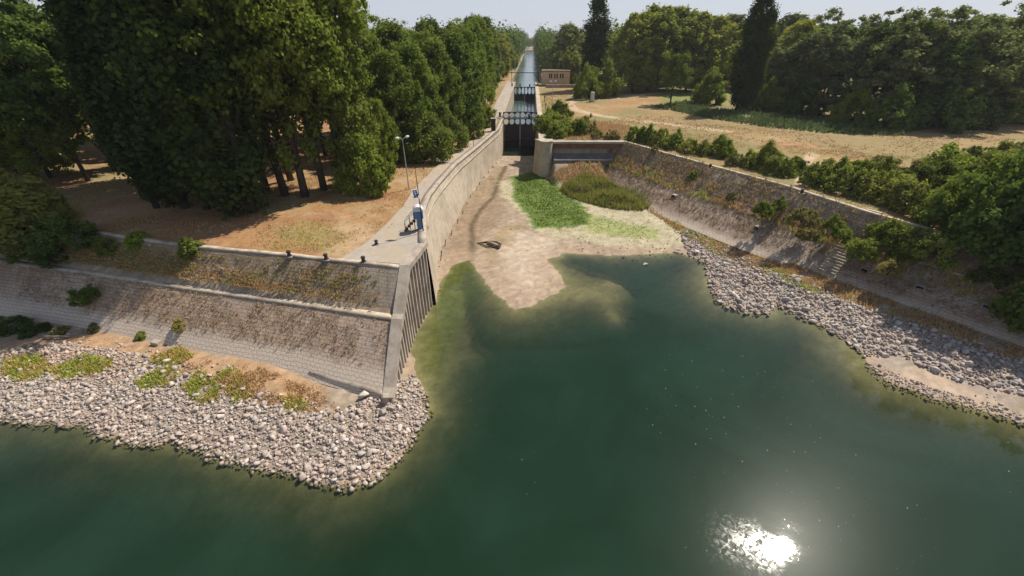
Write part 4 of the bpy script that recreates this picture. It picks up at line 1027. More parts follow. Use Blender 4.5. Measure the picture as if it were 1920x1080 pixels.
ORD = ['first','second','third','fourth','fifth','sixth','seventh','eighth','ninth','tenth','eleventh','twelfth','thirteenth','fourteenth','fifteenth','sixteenth','seventeenth','eighteenth','nineteenth','twentieth','twenty-first','twenty-second','twenty-third','twenty-fourth','twenty-fifth','twenty-sixth','twenty-seventh','twenty-eighth','twenty-ninth','thirtieth']
def row(items, lab, group, gs=1.0):
    """items: (kind, base px, base py, top py or None, height or None, width ratio)"""
    for i, it in enumerate(items):
        kind, px_, py_, top, wr = it[:5]; x, y = P(px_, py_, Z)
        h = (topz(top, y)-Z) if top is not None else it[5]
        plant(kind, x, y, h*gs, lab.format(ORD[i]), group, wr)
# --- left: Lombardy poplars in front
row([('poplar', 294, 388, None, 1.15, 24), ('poplar', 318, 382, None, 1.15, 26), ('poplar', 347, 388, None, 1.12, 36), ('poplar', 388, 390, None, 1.12, 36), ('poplar', 430, 402, None, 1.12, 37), ('poplar', 474, 396, None, 1.1, 37), ('poplar', 282, 350, None, 1.15, 25), ('poplar', 330, 330, None, 1.1, 34), ('poplar', 410, 350, None, 1.1, 36)],
    '{} dark Lombardy poplar from the left behind the left embankment', 'dark poplars behind the left embankment')
row([('oak', 500, 360, None, .9, 37), ('oak', 535, 364, None, .9, 37), ('oak', 572, 368, None, .9, 36), ('oak', 608, 356, None, .95, 34), ('oak', 545, 336, None, .9, 34), ('oak', 648, 352, None, .8, 31), ('tall', 680, 346, 145, .95), ('oakbush', 688, 358, 240, .7), ('tall', 722, 318, 185, .9)],
    '{} leafy tree from the left between poplars and street lamp', 'leafy trees right of the poplars')
row([('tall', 752, 300, 95, 1.0), ('oakbush', 800, 298, 205, .9), ('tall', 790, 284, 80, 1.0), ('oakbush', 845, 280, 200, .85), ('tall', 828, 268, 75, 1.0), ('talldark', 858, 252, 60, 1.0), ('oakbush', 880, 256, 195, .8), ('tall', 878, 232, 50, 1.0), ('oakbush', 893, 236, 165, .8), ('talldark', 892, 212, 40, 1.0), ('tall', 898, 194, 32, 1.0), ('talldark', 906, 178, 30, 1.0), ('tall', 914, 163, 42, 1.0), ('tallight', 934, 150, 62, 1.3), ('tallight', 943, 138, 62, 1.3), ('willow', 950, 127, 80, .9), ('tallight', 957, 118, 60, 1.3), ('tall', 952, 111, 62, 1.0), ('tall', 958, 104, 62, 1.0), ('tall', 962, 98, 62, 1.0)],
    '{} tree from the river in the front row left of the lock', 'front row left of the canal')
row([('tall', 715, 285, 60, 1.2), ('oak', 700, 255, 8, 1.15), ('tall', 755, 250, 40, 1.25), ('oak', 790, 232, 35, 1.2), ('talldark', 818, 220, 36, 1.2), ('oak', 842, 205, 40, 1.2), ('tall', 860, 190, 42, 1.2), ('oak', 878, 176, 38, 1.2), ('talldark', 892, 162, 30, 1.2), ('tall', 905, 150, 38, 1.2), ('tall', 916, 138, 50, 1.3), ('tall', 926, 127, 58, 1.3), ('tall', 938, 117, 58, 1.3)],
    '{} tree from the river in the second row left of the canal', 'second row left of the canal')
row([('oak', 610, 290, 5, 1.1), ('dark', 540, 270, 2, 1.1), ('oak', 470, 275, 0, 1.1), ('dark', 640, 250, 12, 1.2), ('dark', 400, 265, None, 1.1, 27), ('oak', 310, 255, None, 1.1, 27), ('oak', 100, 265, None, 1.1, 24), ('tall', 40, 290, None, 1.1, 23), ('oak', -20, 262, None, 1.15, 24), ('tallight', 70, 235, None, 1.3, 27), ('oak', -90, 300, None, 1.15, 24), ('oak', 190, 240, None, 1.15, 27), ('tall', -40, 230, None, 1.3, 28), ('dark', 240, 215, None, 1.2, 28), ('oak', 560, 225, 12, 1.2), ('dark', 690, 200, 30, 1.3), ('oak', 760, 185, 38, 1.3), ('dark', 820, 170, 40, 1.3), ('dark', 480, 210, None, 1.2, 28), ('oak', -160, 280, None, 1.2, 26), ('oak', 10, 208, None, 1.3, 30), ('dark', 120, 200, None, 1.3, 31), ('oak', 380, 195, None, 1.3, 30), ('dark', 30, 325, None, 1.0, 20), ('tall', 95, 332, None, 1.1, 20), ('dark', 165, 338, None, 1.0, 22), ('oak', -60, 335, None, 1.0, 19), ('dark', 215, 318, None, 1.1, 25), ('talldark', 60, 300, None, 1.2, 22), ('dark', 140, 300, None, 1.1, 24)],
    '{} tree of the deep wood behind the left poplars', 'deep wood on the left')
# --- foreground left willows and shrubs
x, y = P(42, 428, Z); plant('willow', x, y, 9.0, 'large yellow-green willow bush by the sunny track at the left edge', None, 1.0, 'willow_bush', cat='willow')
x, y = P(-60, 400, Z); plant('willow', x, y, 9.5, 'yellow-green willow bush cut by the left edge of the photo', None, 1.0, 'willow_bush', cat='willow')
def shr(kind, px_, py_, z, h, label, wr=1.0, group=None):
    x, y = P(px_, py_, z); g_ = float(gz(x, y)[0]); plant(kind, x, y, h, label, group, wr, z=max(g_, z-.6))
shr('darkbush', 125, 452, 8.0, 4.0, 'largest dark shrub in shade on the left embankment crest', 1.2)
shr('darkbush', 70, 474, 6.4, 3.0, 'dark shrub in shade on the upper left slope near the photo edge', 1.2)
shr('darkbush', 100, 485, 5.9, 2.2, 'low dark shrub in shade just above the left berm kerb', 1.2)
shr('oakbush', 200, 462, 7.3, 1.9, 'low green shrub in shade on the upper left slope', 1.3)
shr('reed', 265, 462, 7.3, 1.8, 'grassy green clump in shade on the upper left slope', 1.2)
shr('reed', 363, 478, 7.3, 2.1, 'bright green reedy clump lit by the sun on the upper left slope', 1.1)
shr('darkbush', 157, 555, 3.8, 1.9, 'round dark shrub in shade on the lower left slope', 1.1)
shr('olive', 333, 606, 2.8, 1.1, 'yellowish tuft above the drain on the lower left slope', 1.1)
shr('reed', 268, 633, 1.0, .9, 'small bright green plant at the toe of the left slope', 1.2)
shr('olive', 178, 618, 1.0, .9, 'dull green tuft at the toe of the left slope', 1.3)
shr('olive', 112, 624, 1.0, .9, 'yellowed bush beside the bleached log on the left', 1.4)
shr('darkbush', 25, 618, .8, 1.5, 'dark waterside weeds in shade at the left edge', 1.9)
shr('darkbush', 70, 626, .8, 1.2, 'dark low weeds left of the bleached log', 1.6)
shr('darkbush', -30, 640, .8, 1.6, 'dark waterside weeds cut by the left photo edge', 1.9)
shr('bush', 448, 508, 5.1, .35, 'tiny plant', 1) if False else None

# --- right side trees
row([('talldark', 1030, 108, 85, 1.2), ('tallight', 1018, 118, 82, 1.4), ('tallight', 1030, 128, 88, 1.3), ('tallgrey', 1062, 150, 45, 1.5), ('willow', 1068, 156, 88, .8), ('poplar', 1108, 168, -10, 1.75), ('oakbush', 1126, 180, 118, 1.0), ('oakbush', 1104, 184, 126, .9), ('tallight', 1185, 172, 22, 1.5), ('tallight', 1215, 170, 10, 1.5), ('tallight', 1250, 168, 14, 1.4), ('tallight', 1285, 170, 20, 1.5), ('tallight', 1320, 170, 30, 1.4), ('oak', 1256, 196, 88, .95), ('oakbush', 1325, 194, 126, .8), ('tallgrey', 1350, 160, 26, 1.4), ('talldark', 1230, 160, 30, 1.4), ('poplar', 1380, 206, -35, 1.15), ('poplar', 1398, 208, 10, 1.0)],
    '{} tree rightwards from the canal bank across the meadow', 'trees around the meadow')
row([('grey', 1440, 196, 70, 1.2), ('tallight', 1462, 190, 38, 1.4), ('tallgrey', 1490, 205, 60, 1.4), ('grey', 1530, 212, 42, 1.25), ('tallgrey', 1575, 218, 70, 1.4), ('dark', 1610, 222, 28, 1.25), ('grey', 1655, 230, 36, 1.25), ('talldark', 1700, 232, 55, 1.4), ('grey', 1745, 232, 30, 1.25), ('tallgrey', 1790, 230, 55, 1.5), ('grey', 1835, 226, 22, 1.3), ('grey', 1880, 222, 10, 1.25), ('dark', 1935, 222, 5, 1.3), ('grey', 1990, 225, 0, 1.3), ('oakbush', 1430, 205, 150, 1.0), ('darkbush', 1500, 216, 155, 1.0), ('oakbush', 1590, 230, 165, .9), ('darkbush', 1660, 240, 160, 1.0), ('darkbush', 1735, 240, 150, 1.1), ('darkbush', 1810, 236, 150, 1.1), ('oakbush', 1880, 230, 150, 1.0)],
    '{} tree rightwards along the front edge of the right wood', 'front edge of the right wood')
row([('tallight', 1400, 165, 30, 1.5), ('tallgrey', 1450, 165, 26, 1.5), ('grey', 1500, 170, 28, 1.4), ('dark', 1550, 178, 28, 1.4), ('grey', 1605, 182, 24, 1.4), ('dark', 1660, 185, 26, 1.4), ('grey', 1715, 188, 18, 1.4), ('dark', 1770, 186, 20, 1.4), ('grey', 1825, 184, 10, 1.4), ('dark', 1880, 182, 6, 1.4), ('grey', 1940, 182, 0, 1.4), ('tallgrey', 1160, 148, 50, 1.5), ('tallgrey', 1110, 140, 50, 1.5), ('talldark', 1060, 125, 60, 1.5), ('tallgrey', 1300, 145, 40, 1.5), ('tallgrey', 1350, 146, 36, 1.5)],
    '{} tree rightwards in the second row of the right wood', 'second row of the right wood')
# near right: big dark thicket
row([('oakbush', 1772, 425, None, .8, 6.8), ('darkbush', 1835, 452, None, .85, 9.0), ('darkbush', 1905, 470, None, .85, 9.5), ('oakbush', 1860, 392, None, .9, 8.5), ('darkbush', 1960, 420, None, .9, 9.5), ('darkbush', 1990, 500, None, .85, 9.0), ('oakbush', 1800, 375, None, .9, 6.0), ('oakbush', 1925, 365, None, .9, 7.5), ('oakbush', 2040, 460, None, .9, 9), ('darkbush', 2070, 540, None, .9, 9)],
    '{} bushy tree rightwards in the dark thicket above the right slope', 'dark thicket above the right embankment')
row([('bush', 1190, 262, None, 1.0, 3.0), ('oakbush', 1212, 266, None, 1.0, 3.4), ('bush', 1238, 270, None, 1.0, 3.4), ('oakbush', 1262, 276, None, 1.0, 3.2), ('bush', 1290, 284, None, 1.1, 2.8), ('bush', 1318, 288, None, 1.0, 2.6), ('oakbush', 1350, 290, None, 1.1, 3.6), ('olive', 1376, 308, None, 1.0, 2.2), ('bush', 1408, 312, None, 1.1, 2.8), ('oakbush', 1436, 312, None, 1.1, 4.0), ('bush', 1462, 326, None, 1.1, 3.0), ('oakbush', 1492, 322, None, 1.1, 2.6)],
    '{} shrub from the retaining wall behind the right crest kerb', 'shrubs behind the right crest kerb', 1.12)
row([('bush', 1530, 345, None, 1.1, 2.8), ('oakbush', 1560, 340, None, 1.1, 2.8), ('bush', 1590, 362, None, 1.1, 3.0), ('oakbush', 1625, 350, None, 1.1, 3.2), ('bush', 1655, 375, None, 1.1, 3.2), ('olive', 1690, 345, None, 1.2, 3.0), ('bush', 1700, 395, None, 1.0, 3.2), ('oakbush', 1730, 360, None, 1.1, 3.6), ('olive', 1640, 325, None, 1.1, 2.4), ('bush', 1760, 330, None, 1.2, 3.8), ('bush', 1600, 330, None, 1.2, 2.4), ('oakbush', 1690, 425, None, 1.0, 3.2)],
    '{} shrub rightwards between the footpath and the dark thicket', 'shrubs right of the footpath', 1.4)
row([('bush', 1830, 300, None, 1.2, 3.2), ('bush', 1880, 296, None, 1.2, 3.6), ('olive', 1905, 310, None, 1.2, 4.0), ('bush', 1935, 300, None, 1.2, 4), ('bush', 1800, 318, None, 1.1, 3.0), ('olive', 1850, 330, None, 1.1, 3.6)],
    '{} sunny yellow-green shrub rightwards beyond the dark thicket', 'sunny shrubs beyond the thicket')
row([('bush', 1022, 246, None, 1.1, 3.2), ('bush', 1040, 238, None, 1.1, 3.0), ('oakbush', 1050, 222, None, 1.1, 3.6), ('bush', 1044, 255, None, 1.1, 2.8), ('bush', 1062, 252, None, 1.1, 2.8), ('oakbush', 1082, 252, None, 1.0, 2.8), ('olive', 1098, 250, None, .9, 3.2), ('bush', 1030, 226, None, 1.0, 2.6), ('olive', 1120, 258, None, 1.2, 1.6), ('olive', 1148, 260, None, 1.2, 1.6)],
    '{} shrub from the gate in the patch above the retaining wall', 'shrubs above the retaining wall', 1.4)
for i, (k_, a, b_, z_, h_, l_) in enumerate([('olive', 1225, 300, 6.3, 1.4, 'first low olive bush on the upper right slope near the retaining wall'), ('reed', 1300, 338, 5.6, 1.5, 'tall green clump on the right berm below the first crest bollard'), ('olive', 1372, 366, 5.6, 1.3, 'yellowish low bush on the right berm midway to the stairs'), ('oakbush', 1462, 384, 6.6, 1.8, 'dark low bush high on the upper right slope below the footpath'), ('bush', 1615, 470, 5.3, 2.6, 'bright leafy shrub hanging over the top of the staircase'), ('bush', 1740, 475, 6.8, 3.4, 'bright green shrub with leafy arms below the dark thicket'),
  ('olive', 1668, 505, 4.6, 2.0, 'yellow shrub on the lower right slope beside the staircase'), ('oakbush', 1430, 395, 6.2, 2.2, 'dark shrub growing on the upper right slope above the berm'), ('olive', 1506, 412, 6.4, 2.6, 'olive shrub on the upper right slope below the footpath bollard'),
  ('olive', 1515, 440, 5.2, 1.6, 'low dry shrub on the berm left of the staircase'), ('bush', 1580, 440, 6.0, 1.9, 'green shrub on the upper slope just left of the stairs'), ('darkbush', 1855, 520, 5.5, 2.2, 'dark shrub in deep shade on the upper right slope'), ('oakbush', 1565, 420, 6.8, 2.0, 'small dark shrub above the staircase landing'),
  ('olive', 1495, 492, 1.3, .6, 'small dry tuft at the foot of the right slope left of the stairs')]):
    shr(k_, a, b_, z_, h_, l_, 1.1)
#PART4
# ---------------------------------------------------------------- grasses and weeds (uncountable)
def grass_mat(name, c1, c2, c3, tr=.3):
    b = NB(name); v = b.attr('v'); n_ = b.noise(.5, 4, .6, b.pos())
    col = b.mix(v, c1, c2); col = b.mix(b.ramp(n_, [(.42, 0), (.62, .8)]), col, c3)
    d = b.n('BsdfDiffuse', i_Color=col).outputs[0]; t = b.n('BsdfTranslucent', i_Color=col).outputs[0]
    return b.done(b.n('MixShader', i_Fac=tr, i_1=d, i_2=t).outputs[0])
M['g_dry'] = grass_mat('dry_grass_blades', (.44,.295,.145), (.66,.49,.27), (.50,.32,.16))
M['g_rust'] = grass_mat('rusty_weed_blades', (.38,.285,.18), (.62,.49,.33), (.44,.30,.18))
M['g_brown'] = grass_mat('brown_weed_blades', (.22,.16,.105), (.42,.31,.21), (.34,.28,.14))
M['g_straw'] = grass_mat('straw_blades', (.44,.31,.16), (.58,.44,.25), (.36,.25,.12))
M['g_weed'] = grass_mat('olive_weed_blades', (.28,.25,.09), (.50,.42,.18), (.52,.32,.15))
M['g_green'] = grass_mat('green_grass_blades', (.10,.165,.026), (.20,.29,.052), (.15,.21,.035))
M['g_moss'] = grass_mat('yellow_green_weeds', (.30,.36,.06), (.50,.54,.11), (.55,.42,.15))
M['g_reed'] = grass_mat('reed_blades', (.19,.22,.045), (.36,.37,.09), (.38,.33,.11))
M['g_rank'] = grass_mat('rank_meadow_weeds', (.07,.11,.04), (.15,.20,.07), (.16,.19,.08))
def tufts(name, label, cat, mat, poly, spacing, hmin, hmax, seed, dens=None, zf=None, wid=.05, nb=4, spread=.16, lean=.5, pts=None):
    r = np.random.RandomState(seed)
    x, y = scatter(poly, spacing, r, .7, dens) if pts is None else pts
    z = (gz(x, y) if zf is None else zf(x, y)); n = len(x)
    X2 = np.repeat(x, nb)+r.normal(size=n*nb)*spread; Y2 = np.repeat(y, nb)+r.normal(size=n*nb)*spread; Z2 = np.repeat(z, nb)-.04
    h = np.repeat(hmin+(hmax-hmin)*r.uniform(size=n)**1.5, nb)*r.uniform(.6, 1.1, n*nb); a = r.uniform(0, 6.28, n*nb); w_ = wid*r.uniform(.6, 1.4, n*nb)
    dx, dy = np.cos(a)*w_, np.sin(a)*w_; la = r.uniform(0, 6.28, n*nb); lx, ly = np.cos(la)*h*lean*r.uniform(size=n*nb), np.sin(la)*h*lean*r.uniform(size=n*nb)
    b0 = np.stack([X2-dx, Y2-dy, Z2], 1); b1 = np.stack([X2+dx, Y2+dy, Z2], 1)
    m1 = np.stack([X2+dx*.8+lx*.5, Y2+dy*.8+ly*.5, Z2+h*.6], 1); tp = np.stack([X2+lx, Y2+ly, Z2+h], 1)
    V = np.stack([b0, b1, m1, tp], 1).reshape(-1, 3)
    vv = np.repeat(np.clip(np.repeat(r.uniform(size=n), nb)*.6+r.uniform(size=n*nb)*.4, 0, 1), 4)
    return tag(link(name, npmesh(name, V, np.arange(len(V)).reshape(-1, 4), mat, False, {'v': ('FLOAT', vv)})), label, cat, kind='stuff')
def nz(sc, lo, hi, seed, mx=1.0): return lambda x, y: sstep(lo, hi, fbm(x*sc, y*sc, seed, 4))*mx
def offbasin(f=None, zmax=None): 
    def g(x, y):
        ok = (gz(x, y) > Z-1.0); return ok*(f(x, y) if f else 1.0)
    return g
pL = PP([(-200,440),(190,430),(540,470),(690,478),(720,440),(775,385),(800,345),(900,270),(905,255),(860,262),(740,330),(600,330),(250,340),(-200,330)], Z)
tufts('dry_grass', 'dry orange grass over the ground between the trees and the quay', 'grass', M['g_dry'], pL, .42, .10, .42, 1, offbasin(nz(.25, .42, .6, 61, .95)), wid=.045, nb=4, spread=.2)
tufts('straw_grass', 'pale straw grass over the left quay ground', 'grass', M['g_straw'], pL, .40, .06, .22, 2, offbasin(nz(.3, .35, .6, 62, .6)), wid=.04)
tufts('green_grass', 'yellowish green grass patch behind the left crest bollards', 'grass', M['g_moss'], PP([(510,468),(520,432),(560,412),(640,418),(655,465),(600,474)], Z), .3, .1, .3, 3, nz(.5, .42, .6, 63, .8), wid=.04)
sl0 = lambda x, y: slope_z(x, y, 0)+.03; sl1 = lambda x, y: slope_z(x, y, 1)+.04
def bandpoly(A, B, x0, x1):
    a = [q for q in resample(A, 600).tolist() if x0 < q[0] < x1]; b_ = [q for q in resample(B, 600).tolist() if x0 < q[0] < x1]
    return [tuple(q) for q in a]+[tuple(q) for q in b_[::-1]]
# rows of weeds in the joints of the left slopes
def joint_rows(A, B, rows, x0, x1, prob, seed, sp=.22, jit=.035):
    r = np.random.RandomState(seed); xs_, ys_ = [], []
    a = resample(A, 900); b_ = resample(B, 900)
    for k in range(rows):
        t = (k+.5)/rows; p = a+(b_-a)*t; p = p[(p[:, 0] > x0) & (p[:, 0] < x1)]
        L = np.hypot(*(p[1:]-p[:-1]).T).sum(); q = resample(p.tolist(), max(3, int(L/sp))); q = q+r.normal(size=q.shape)*jit
        m = r.uniform(size=len(q)) < prob(q[:, 0], q[:, 1], t); xs_.append(q[m, 0]); ys_.append(q[m, 1])
    return np.concatenate(xs_), np.concatenate(ys_)
U0, U1 = off(bermL, .8), off(crestL, -.45)
pj = joint_rows(U0, U1, 10, -70, -13, lambda x, y, t: sstep(-14, -19, x)*.75*sstep(.3, .5, fbm(x*.25, y*.6, 64, 3))+.2, 5, .12)
tufts('joint_weeds', 'rows of dry weeds in the joints of the upper left slope', 'weeds', M['g_weed'], None, 0, .14, .36, 6, zf=sl0, wid=.07, nb=6, spread=.07, pts=pj)
pj = joint_rows(toeL, bermL, 16, -58, -11.9, lambda x, y, t: .42*sstep(.25, .6, fbm(x*.5, y*.8, 65, 4))*sstep(.2, .45, t)+.1*(t > .3), 7, .13, .06)
tufts('joint_weeds', 'reddish dry weeds in the joints of the lower left slope', 'weeds', M['g_rust'], None, 0, .10, .30, 8, zf=sl0, wid=.05, nb=5, spread=.09, pts=pj)
tufts('berm_grass', 'dry orange grass along the left berm', 'grass', M['g_dry'], bandpoly(off(bermL, .85), off(bermL, 1.7), -40, -17), .2, .12, .4, 9, nz(.4, .25, .5, 66, .9), zf=sl0, wid=.045, spread=.1)
# right slopes
tufts('slope_weeds', 'tall brown weeds over the upper right slope', 'weeds', M['g_brown'], bandpoly(bermR, crestR, 20, 60), .45, .2, .7, 48, nz(.3, .2, .45, 97, 1.0), zf=sl1, wid=.09, nb=4, spread=.15)
tufts('slope_weeds', 'dry weeds over the upper right slope', 'weeds', M['g_weed'], bandpoly(bermR, crestR, 22, 60), .34, .14, .5, 10, nz(.3, .3, .55, 67, .8), zf=sl1, wid=.08, nb=5, spread=.2)
tufts('berm_grass', 'orange and green grass along the right berm', 'grass', M['g_dry'], bandpoly(off(bermR, .4), off(bermR, -1.5), 22, 62), .26, .3, .8, 11, nz(.3, .2, .5, 68, .9), zf=sl1, wid=.06, nb=4, spread=.15)
tufts('berm_weeds', 'olive weeds along the right berm', 'weeds', M['g_moss'], bandpoly(off(bermR, .4), off(bermR, -1.8), 22, 55), .4, .3, 1.0, 12, nz(.3, .45, .6, 69, .9), zf=sl1, wid=.07, nb=5, spread=.18)
tufts('slope_weeds', 'brown dry weeds over the lower right slope', 'weeds', M['g_brown'], bandpoly(toeR, bermR, 19, 62), .30, .15, .5, 13, lambda x, y: (.45+.5*sstep(.35, .6, fbm(x*.4, y*.4, 70, 4)))*sstep(1.7, 2.6, slope_z(x, y, 1)+(fbm(x*.5, y*.5, 98, 3)-.5)*1.4), zf=sl1, wid=.06, nb=4, spread=.12)
tufts('toe_grass', 'orange and green grass strip along the foot of the right embankment', 'grass', M['g_dry'], PP([(1215,392),(1235,385),(1400,455),(1540,515),(1700,575),(1860,632),(1920,655),(1920,680),(1700,605),(1560,550),(1400,490),(1290,435)], 1.2), .25, .25, .7, 14, nz(.3, .2, .45, 71, .95), wid=.07, nb=4, spread=.15)
tufts('toe_weeds', 'green weeds dotted along the foot of the right embankment', 'weeds', M['g_moss'], PP([(1250,412),(1290,410),(1400,470),(1500,520),(1700,590),(1640,590),(1480,530),(1350,470)], 1.2), .3, .25, .7, 15, nz(.35, .42, .55, 72, .95), wid=.07, nb=5, spread=.18)
# delta
tufts('green_grass', 'bright green low grass covering the dry bed before the lock', 'grass', M['g_green'], [tuple(p) for p in gpoly], .30, .10, .30, 16, lambda x, y: (.35+.65*sstep(.3, .5, fbm(x*.4, y*.4, 73, 3)))*sstep(-.4, 2.2, polydist(x, y, gpoly, closed=True)+(fbm(x*.9, y*.9, 93, 3)-.5)*2.5), wid=.08, nb=4, spread=.16)
tufts('green_grass', 'thin green grass streak on the sand right of the bright patch', 'grass', M['g_green'], PP([(1090,410),(1130,405),(1240,428),(1230,442),(1150,438),(1050,432)], .6), .42, .08, .22, 17, nz(.5, .45, .6, 74, .8), wid=.07, nb=3)
tufts('pale_weeds', 'pale dry weeds fringing the green patch on the bed', 'weeds', M['g_straw'], PP([(935,345),(1000,325),(1050,350),(1120,385),(1250,400),(1330,440),(1240,455),(1110,445),(1000,436),(970,400),(935,372)], .6), .5, .08, .25, 18, nz(.5, .35, .6, 75, .7), wid=.06, nb=3)
tufts('wall_weeds', 'pale green weeds at the foot of the curved wall', 'weeds', M['g_moss'], PP([(885,370),(905,340),(935,315),(948,322),(925,350),(905,375)], .7), .5, .1, .3, 19, nz(.5, .4, .6, 76, .7), wid=.07, nb=3)
reed = [P(a_, b_, c_) for a_, b_, c_ in ((1050,356,1.2),(1060,340,2.2),(1095,328,2.6),(1140,340,2.0),(1180,358,1.4),(1215,380,1.0),(1222,391,.8),(1200,397,.8),(1150,393,.8),(1100,382,.9),(1068,370,1.0))]
def reedz(x, y): return gz(x, y)+sstep(0, 2.2, polydist(x, y, reed, closed=True))*(.15+1.3*sstep(.38, .62, fbm(x*.22+y*.1, y*.5, 94, 3)))
tufts('reed_bed', 'thick olive reed bed on the dry bay right of the lock mouth', 'reeds', M['g_reed'], reed, .22, .5, 1.3, 20, None, zf=reedz, wid=.06, nb=5, spread=.16, lean=.35)
tufts('dry_reeds', 'orange and yellow tall weeds between the pier and the reed bed', 'weeds', M['g_dry'], [P(a_, b_, c_) for a_, b_, c_ in ((1036,340,1.6),(1040,322,3.2),(1075,309,3.9),(1130,308,4.0),(1155,325,3.0),(1140,338,2.2),(1090,330,2.6),(1058,342,2.0))], .3, .4, 1.1, 21, nz(.3, .25, .45, 77, .95), wid=.07, nb=4)
tufts('green_weeds', 'yellow green tall weeds behind the reed bed', 'weeds', M['g_moss'], [P(a_, b_, c_) for a_, b_, c_ in ((1066,325,3.0),(1085,314,3.6),(1125,312,3.8),(1150,332,2.6),(1100,330,2.6))], .45, .7, 1.5, 22, nz(.3, .35, .55, 78, .9), wid=.08, nb=5)
# left foreground weeds on the stones
for i, pg in enumerate(pats):
    tufts('rock_weeds', ('yellow green weeds among stones at the far left', 'long yellow green weed patch below the bleached log', 'yellow green weeds below the square concrete block', 'yellow green weeds in the middle of the foreground stones', 'bright weed patch nearest the orange grass', 'olive weeds beside the concrete channel', 'small weed patch lowest among the foreground stones', 'olive weeds at the right end of the orange grass')[i], 'weeds', M['g_moss'], PP(pg, .8), .17, .22, .55, 30+i, nz(1.2, .28, .5, 79, .95), wid=.06, nb=6, spread=.12)
tufts('orange_grass', 'orange dry grass and weeds on the bank below the left slope', 'grass', M['g_dry'], PP(og, .9), .2, .2, .5, 40, nz(.5, .38, .55, 80, .95), wid=.045, nb=5, spread=.12)
tufts('straw_grass', 'sparse straw on the dirt below the left slope', 'grass', M['g_straw'], PP([(-100,650),(150,615),(340,660),(560,705),(660,750),(500,730),(340,705),(0,700)], .9), .34, .06, .26, 41, nz(.5, .4, .6, 82, .8), wid=.04)
# right plateau
pR = PP([(1060,262),(1170,262),(1330,305),(1640,400),(1700,420),(1760,330),(1500,250),(1150,215),(1060,220)], Z)
tufts('dry_grass', 'dry orange grass behind the right crest kerb', 'grass', M['g_dry'], pR, .6, .15, .5, 42, offbasin(nz(.15, .35, .6, 83, .8)), wid=.08, nb=4, spread=.25)
tufts('dry_grass', 'orange weedy bank above the retaining wall', 'grass', M['g_dry'], PP([(1060,262),(1170,262),(1180,235),(1080,222)], Z), .5, .3, .9, 43, offbasin(), wid=.09, nb=4, spread=.25)
tufts('rank_weeds', 'rank green weeds along the edge of the right wood', 'weeds', M['g_rank'], PP([(1225,200),(1290,190),(1330,205),(1400,210),(1500,220),(1640,232),(1700,245),(1690,255),(1560,250),(1450,240),(1330,222)], Z), .8, .5, 1.5, 44, nz(.08, .3, .5, 84, .9), wid=.22, nb=4, spread=.45)
tufts('meadow_grass', 'dry meadow grass in front of the right wood', 'grass', M['g_straw'], PP([(1130,215),(1500,225),(1920,240),(1920,300),(1600,300),(1300,245)], Z), 1.0, .15, .4, 45, nz(.1, .35, .6, 85, .8), wid=.12, nb=4, spread=.4)
tufts('lock_grass', 'dry grass strips along both sides of the lock', 'grass', M['g_dry'], PP([(1020,215),(1020,170),(1060,170),(1080,215)], Z), 1.0, .15, .5, 46, offbasin(nz(.1, .3, .5, 86, .8)), wid=.12, nb=4, spread=.4)
# seed heads standing on the mud bar
tufts('mud_plants', 'sprinkling of dark seedlings on the mud bar', 'weeds', M['g_weed'], PP([(935,470),(960,455),(1040,450),(1035,495),(1010,530),(975,500)], .3), .6, .05, .16, 47, nz(.6, .45, .6, 87, .8), wid=.06, nb=3, spread=.12)
# flecks floating on the water
r = np.random.RandomState(9); q = PP([(820,700),(1000,600),(1350,600),(1900,820),(2000,1100),(1100,1100)], 0)
x, y = scatter(q, .9, r, .6, lambda x, y: sstep(.42, .62, fbm(x*.12, y*.12, 88, 3))*.5)
n = len(x); a = r.uniform(0, 6.28, n); s_ = .010+.03*r.uniform(size=n)**4
V = np.stack([np.stack([x+s_*1.6*np.cos(a+k*math.pi/2)*(1 if k % 2 else .5), y+s_*1.6*np.sin(a+k*math.pi/2)*(1 if k % 2 else .5), np.full(n, .012)], 1) for k in range(4)], 1).reshape(-1, 3)
tag(link('floating_flecks', npmesh('floating_flecks', V, np.arange(4*n).reshape(-1, 4), M['pale_stone'])), 'pale flecks drifting on the green water', 'debris', kind='stuff')
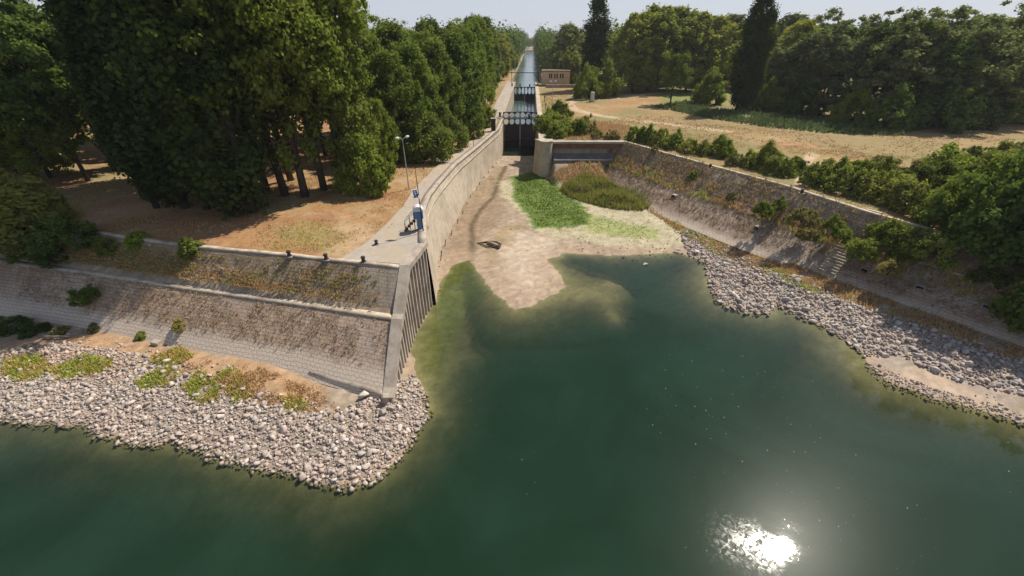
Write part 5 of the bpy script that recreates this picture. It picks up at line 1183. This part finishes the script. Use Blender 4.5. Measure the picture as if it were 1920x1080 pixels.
#PART5
# ---------------------------------------------------------------- far woods, one mass
r = np.random.RandomState(77); fx_, fy_, fh_ = [], [], []
for k in range(900):
    y = 330*(1500/330)**r.uniform(); sd_ = r.choice([-1, 1]); 
    x = axx(y)+sd_*(13+r.uniform()**1.7*y*.95)
    if sd_ > 0 and y < 420 and x < 60: continue
    fx_.append(x); fy_.append(y); fh_.append(r.uniform(19, 27))
for k in range(60): y = r.uniform(960, 1150); fx_.append(axx(y)+r.uniform(-40, 40)); fy_.append(y); fh_.append(r.uniform(11, 17))
for k in range(120): y = 300*(820/300)**r.uniform(); sd_ = r.choice([-1, 1]); fx_.append(axx(y)+sd_*r.uniform(12.5, 17)); fy_.append(y); fh_.append(r.uniform(9, 20))
fx_, fy_, fh_ = map(np.array, (fx_, fy_, fh_)); nt_, nq = len(fx_), 420
d = r.normal(size=(nt_, nq, 3)); d[..., 2] = d[..., 2]*1.0; d /= np.linalg.norm(d, axis=2)[..., None]
lop = 1+.25*np.sin(np.arctan2(d[..., 1], d[..., 0])*3+r.uniform(0, 6, (nt_, 1)))+.2*np.sin(d[..., 2]*6+r.uniform(0, 6, (nt_, 1)))
q_ = d*lop[..., None]*(r.uniform(.55, 1.1, (nt_, nq)))[..., None]*np.array([.30, .30, .52])
c_ = (q_+np.array([0, 0, .52]))*fh_[:, None, None]; c_[..., 2] = np.maximum(c_[..., 2], .5)
c_ += np.stack([fx_, fy_, np.full(nt_, Z-.3)], 1)[:, None, :]
nn = d.reshape(-1, 3)+r.normal(size=(nt_*nq, 3))*.5; nn /= np.linalg.norm(nn, axis=1)[:, None]
Q = quads(c_.reshape(-1, 3), nn, (.035*np.repeat(fh_, nq))*r.uniform(.6, 1.5, nt_*nq), .9, r)
vv = np.repeat(np.clip(np.repeat(r.uniform(size=nt_), nq)*.6+r.uniform(size=nt_*nq)*.4, 0, 1), 4)
tag(link('far_wood', npmesh('far_wood', Q.reshape(-1, 3), np.arange(nt_*nq*4).reshape(-1, 4), M['leaf_dark'], False, {'v': ('FLOAT', vv)})), 'far hazy woods on both sides of the canal up to the horizon', 'wood', kind='stuff')
# ---------------------------------------------------------------- haze
hb = NB('haze_air'); vol = hb.n('VolumePrincipled', i_Density=.00012, i_Color=(.86,.90,1.0,1), i_Anisotropy=.15)
hb.t.links.new(vol.outputs[0], hb.out.inputs['Volume'])
hzb = MB().box(-3400, 3400, -340, 6200, -7.5, 52).build('haze', hb.m); tag(hzb, kind='stuff')
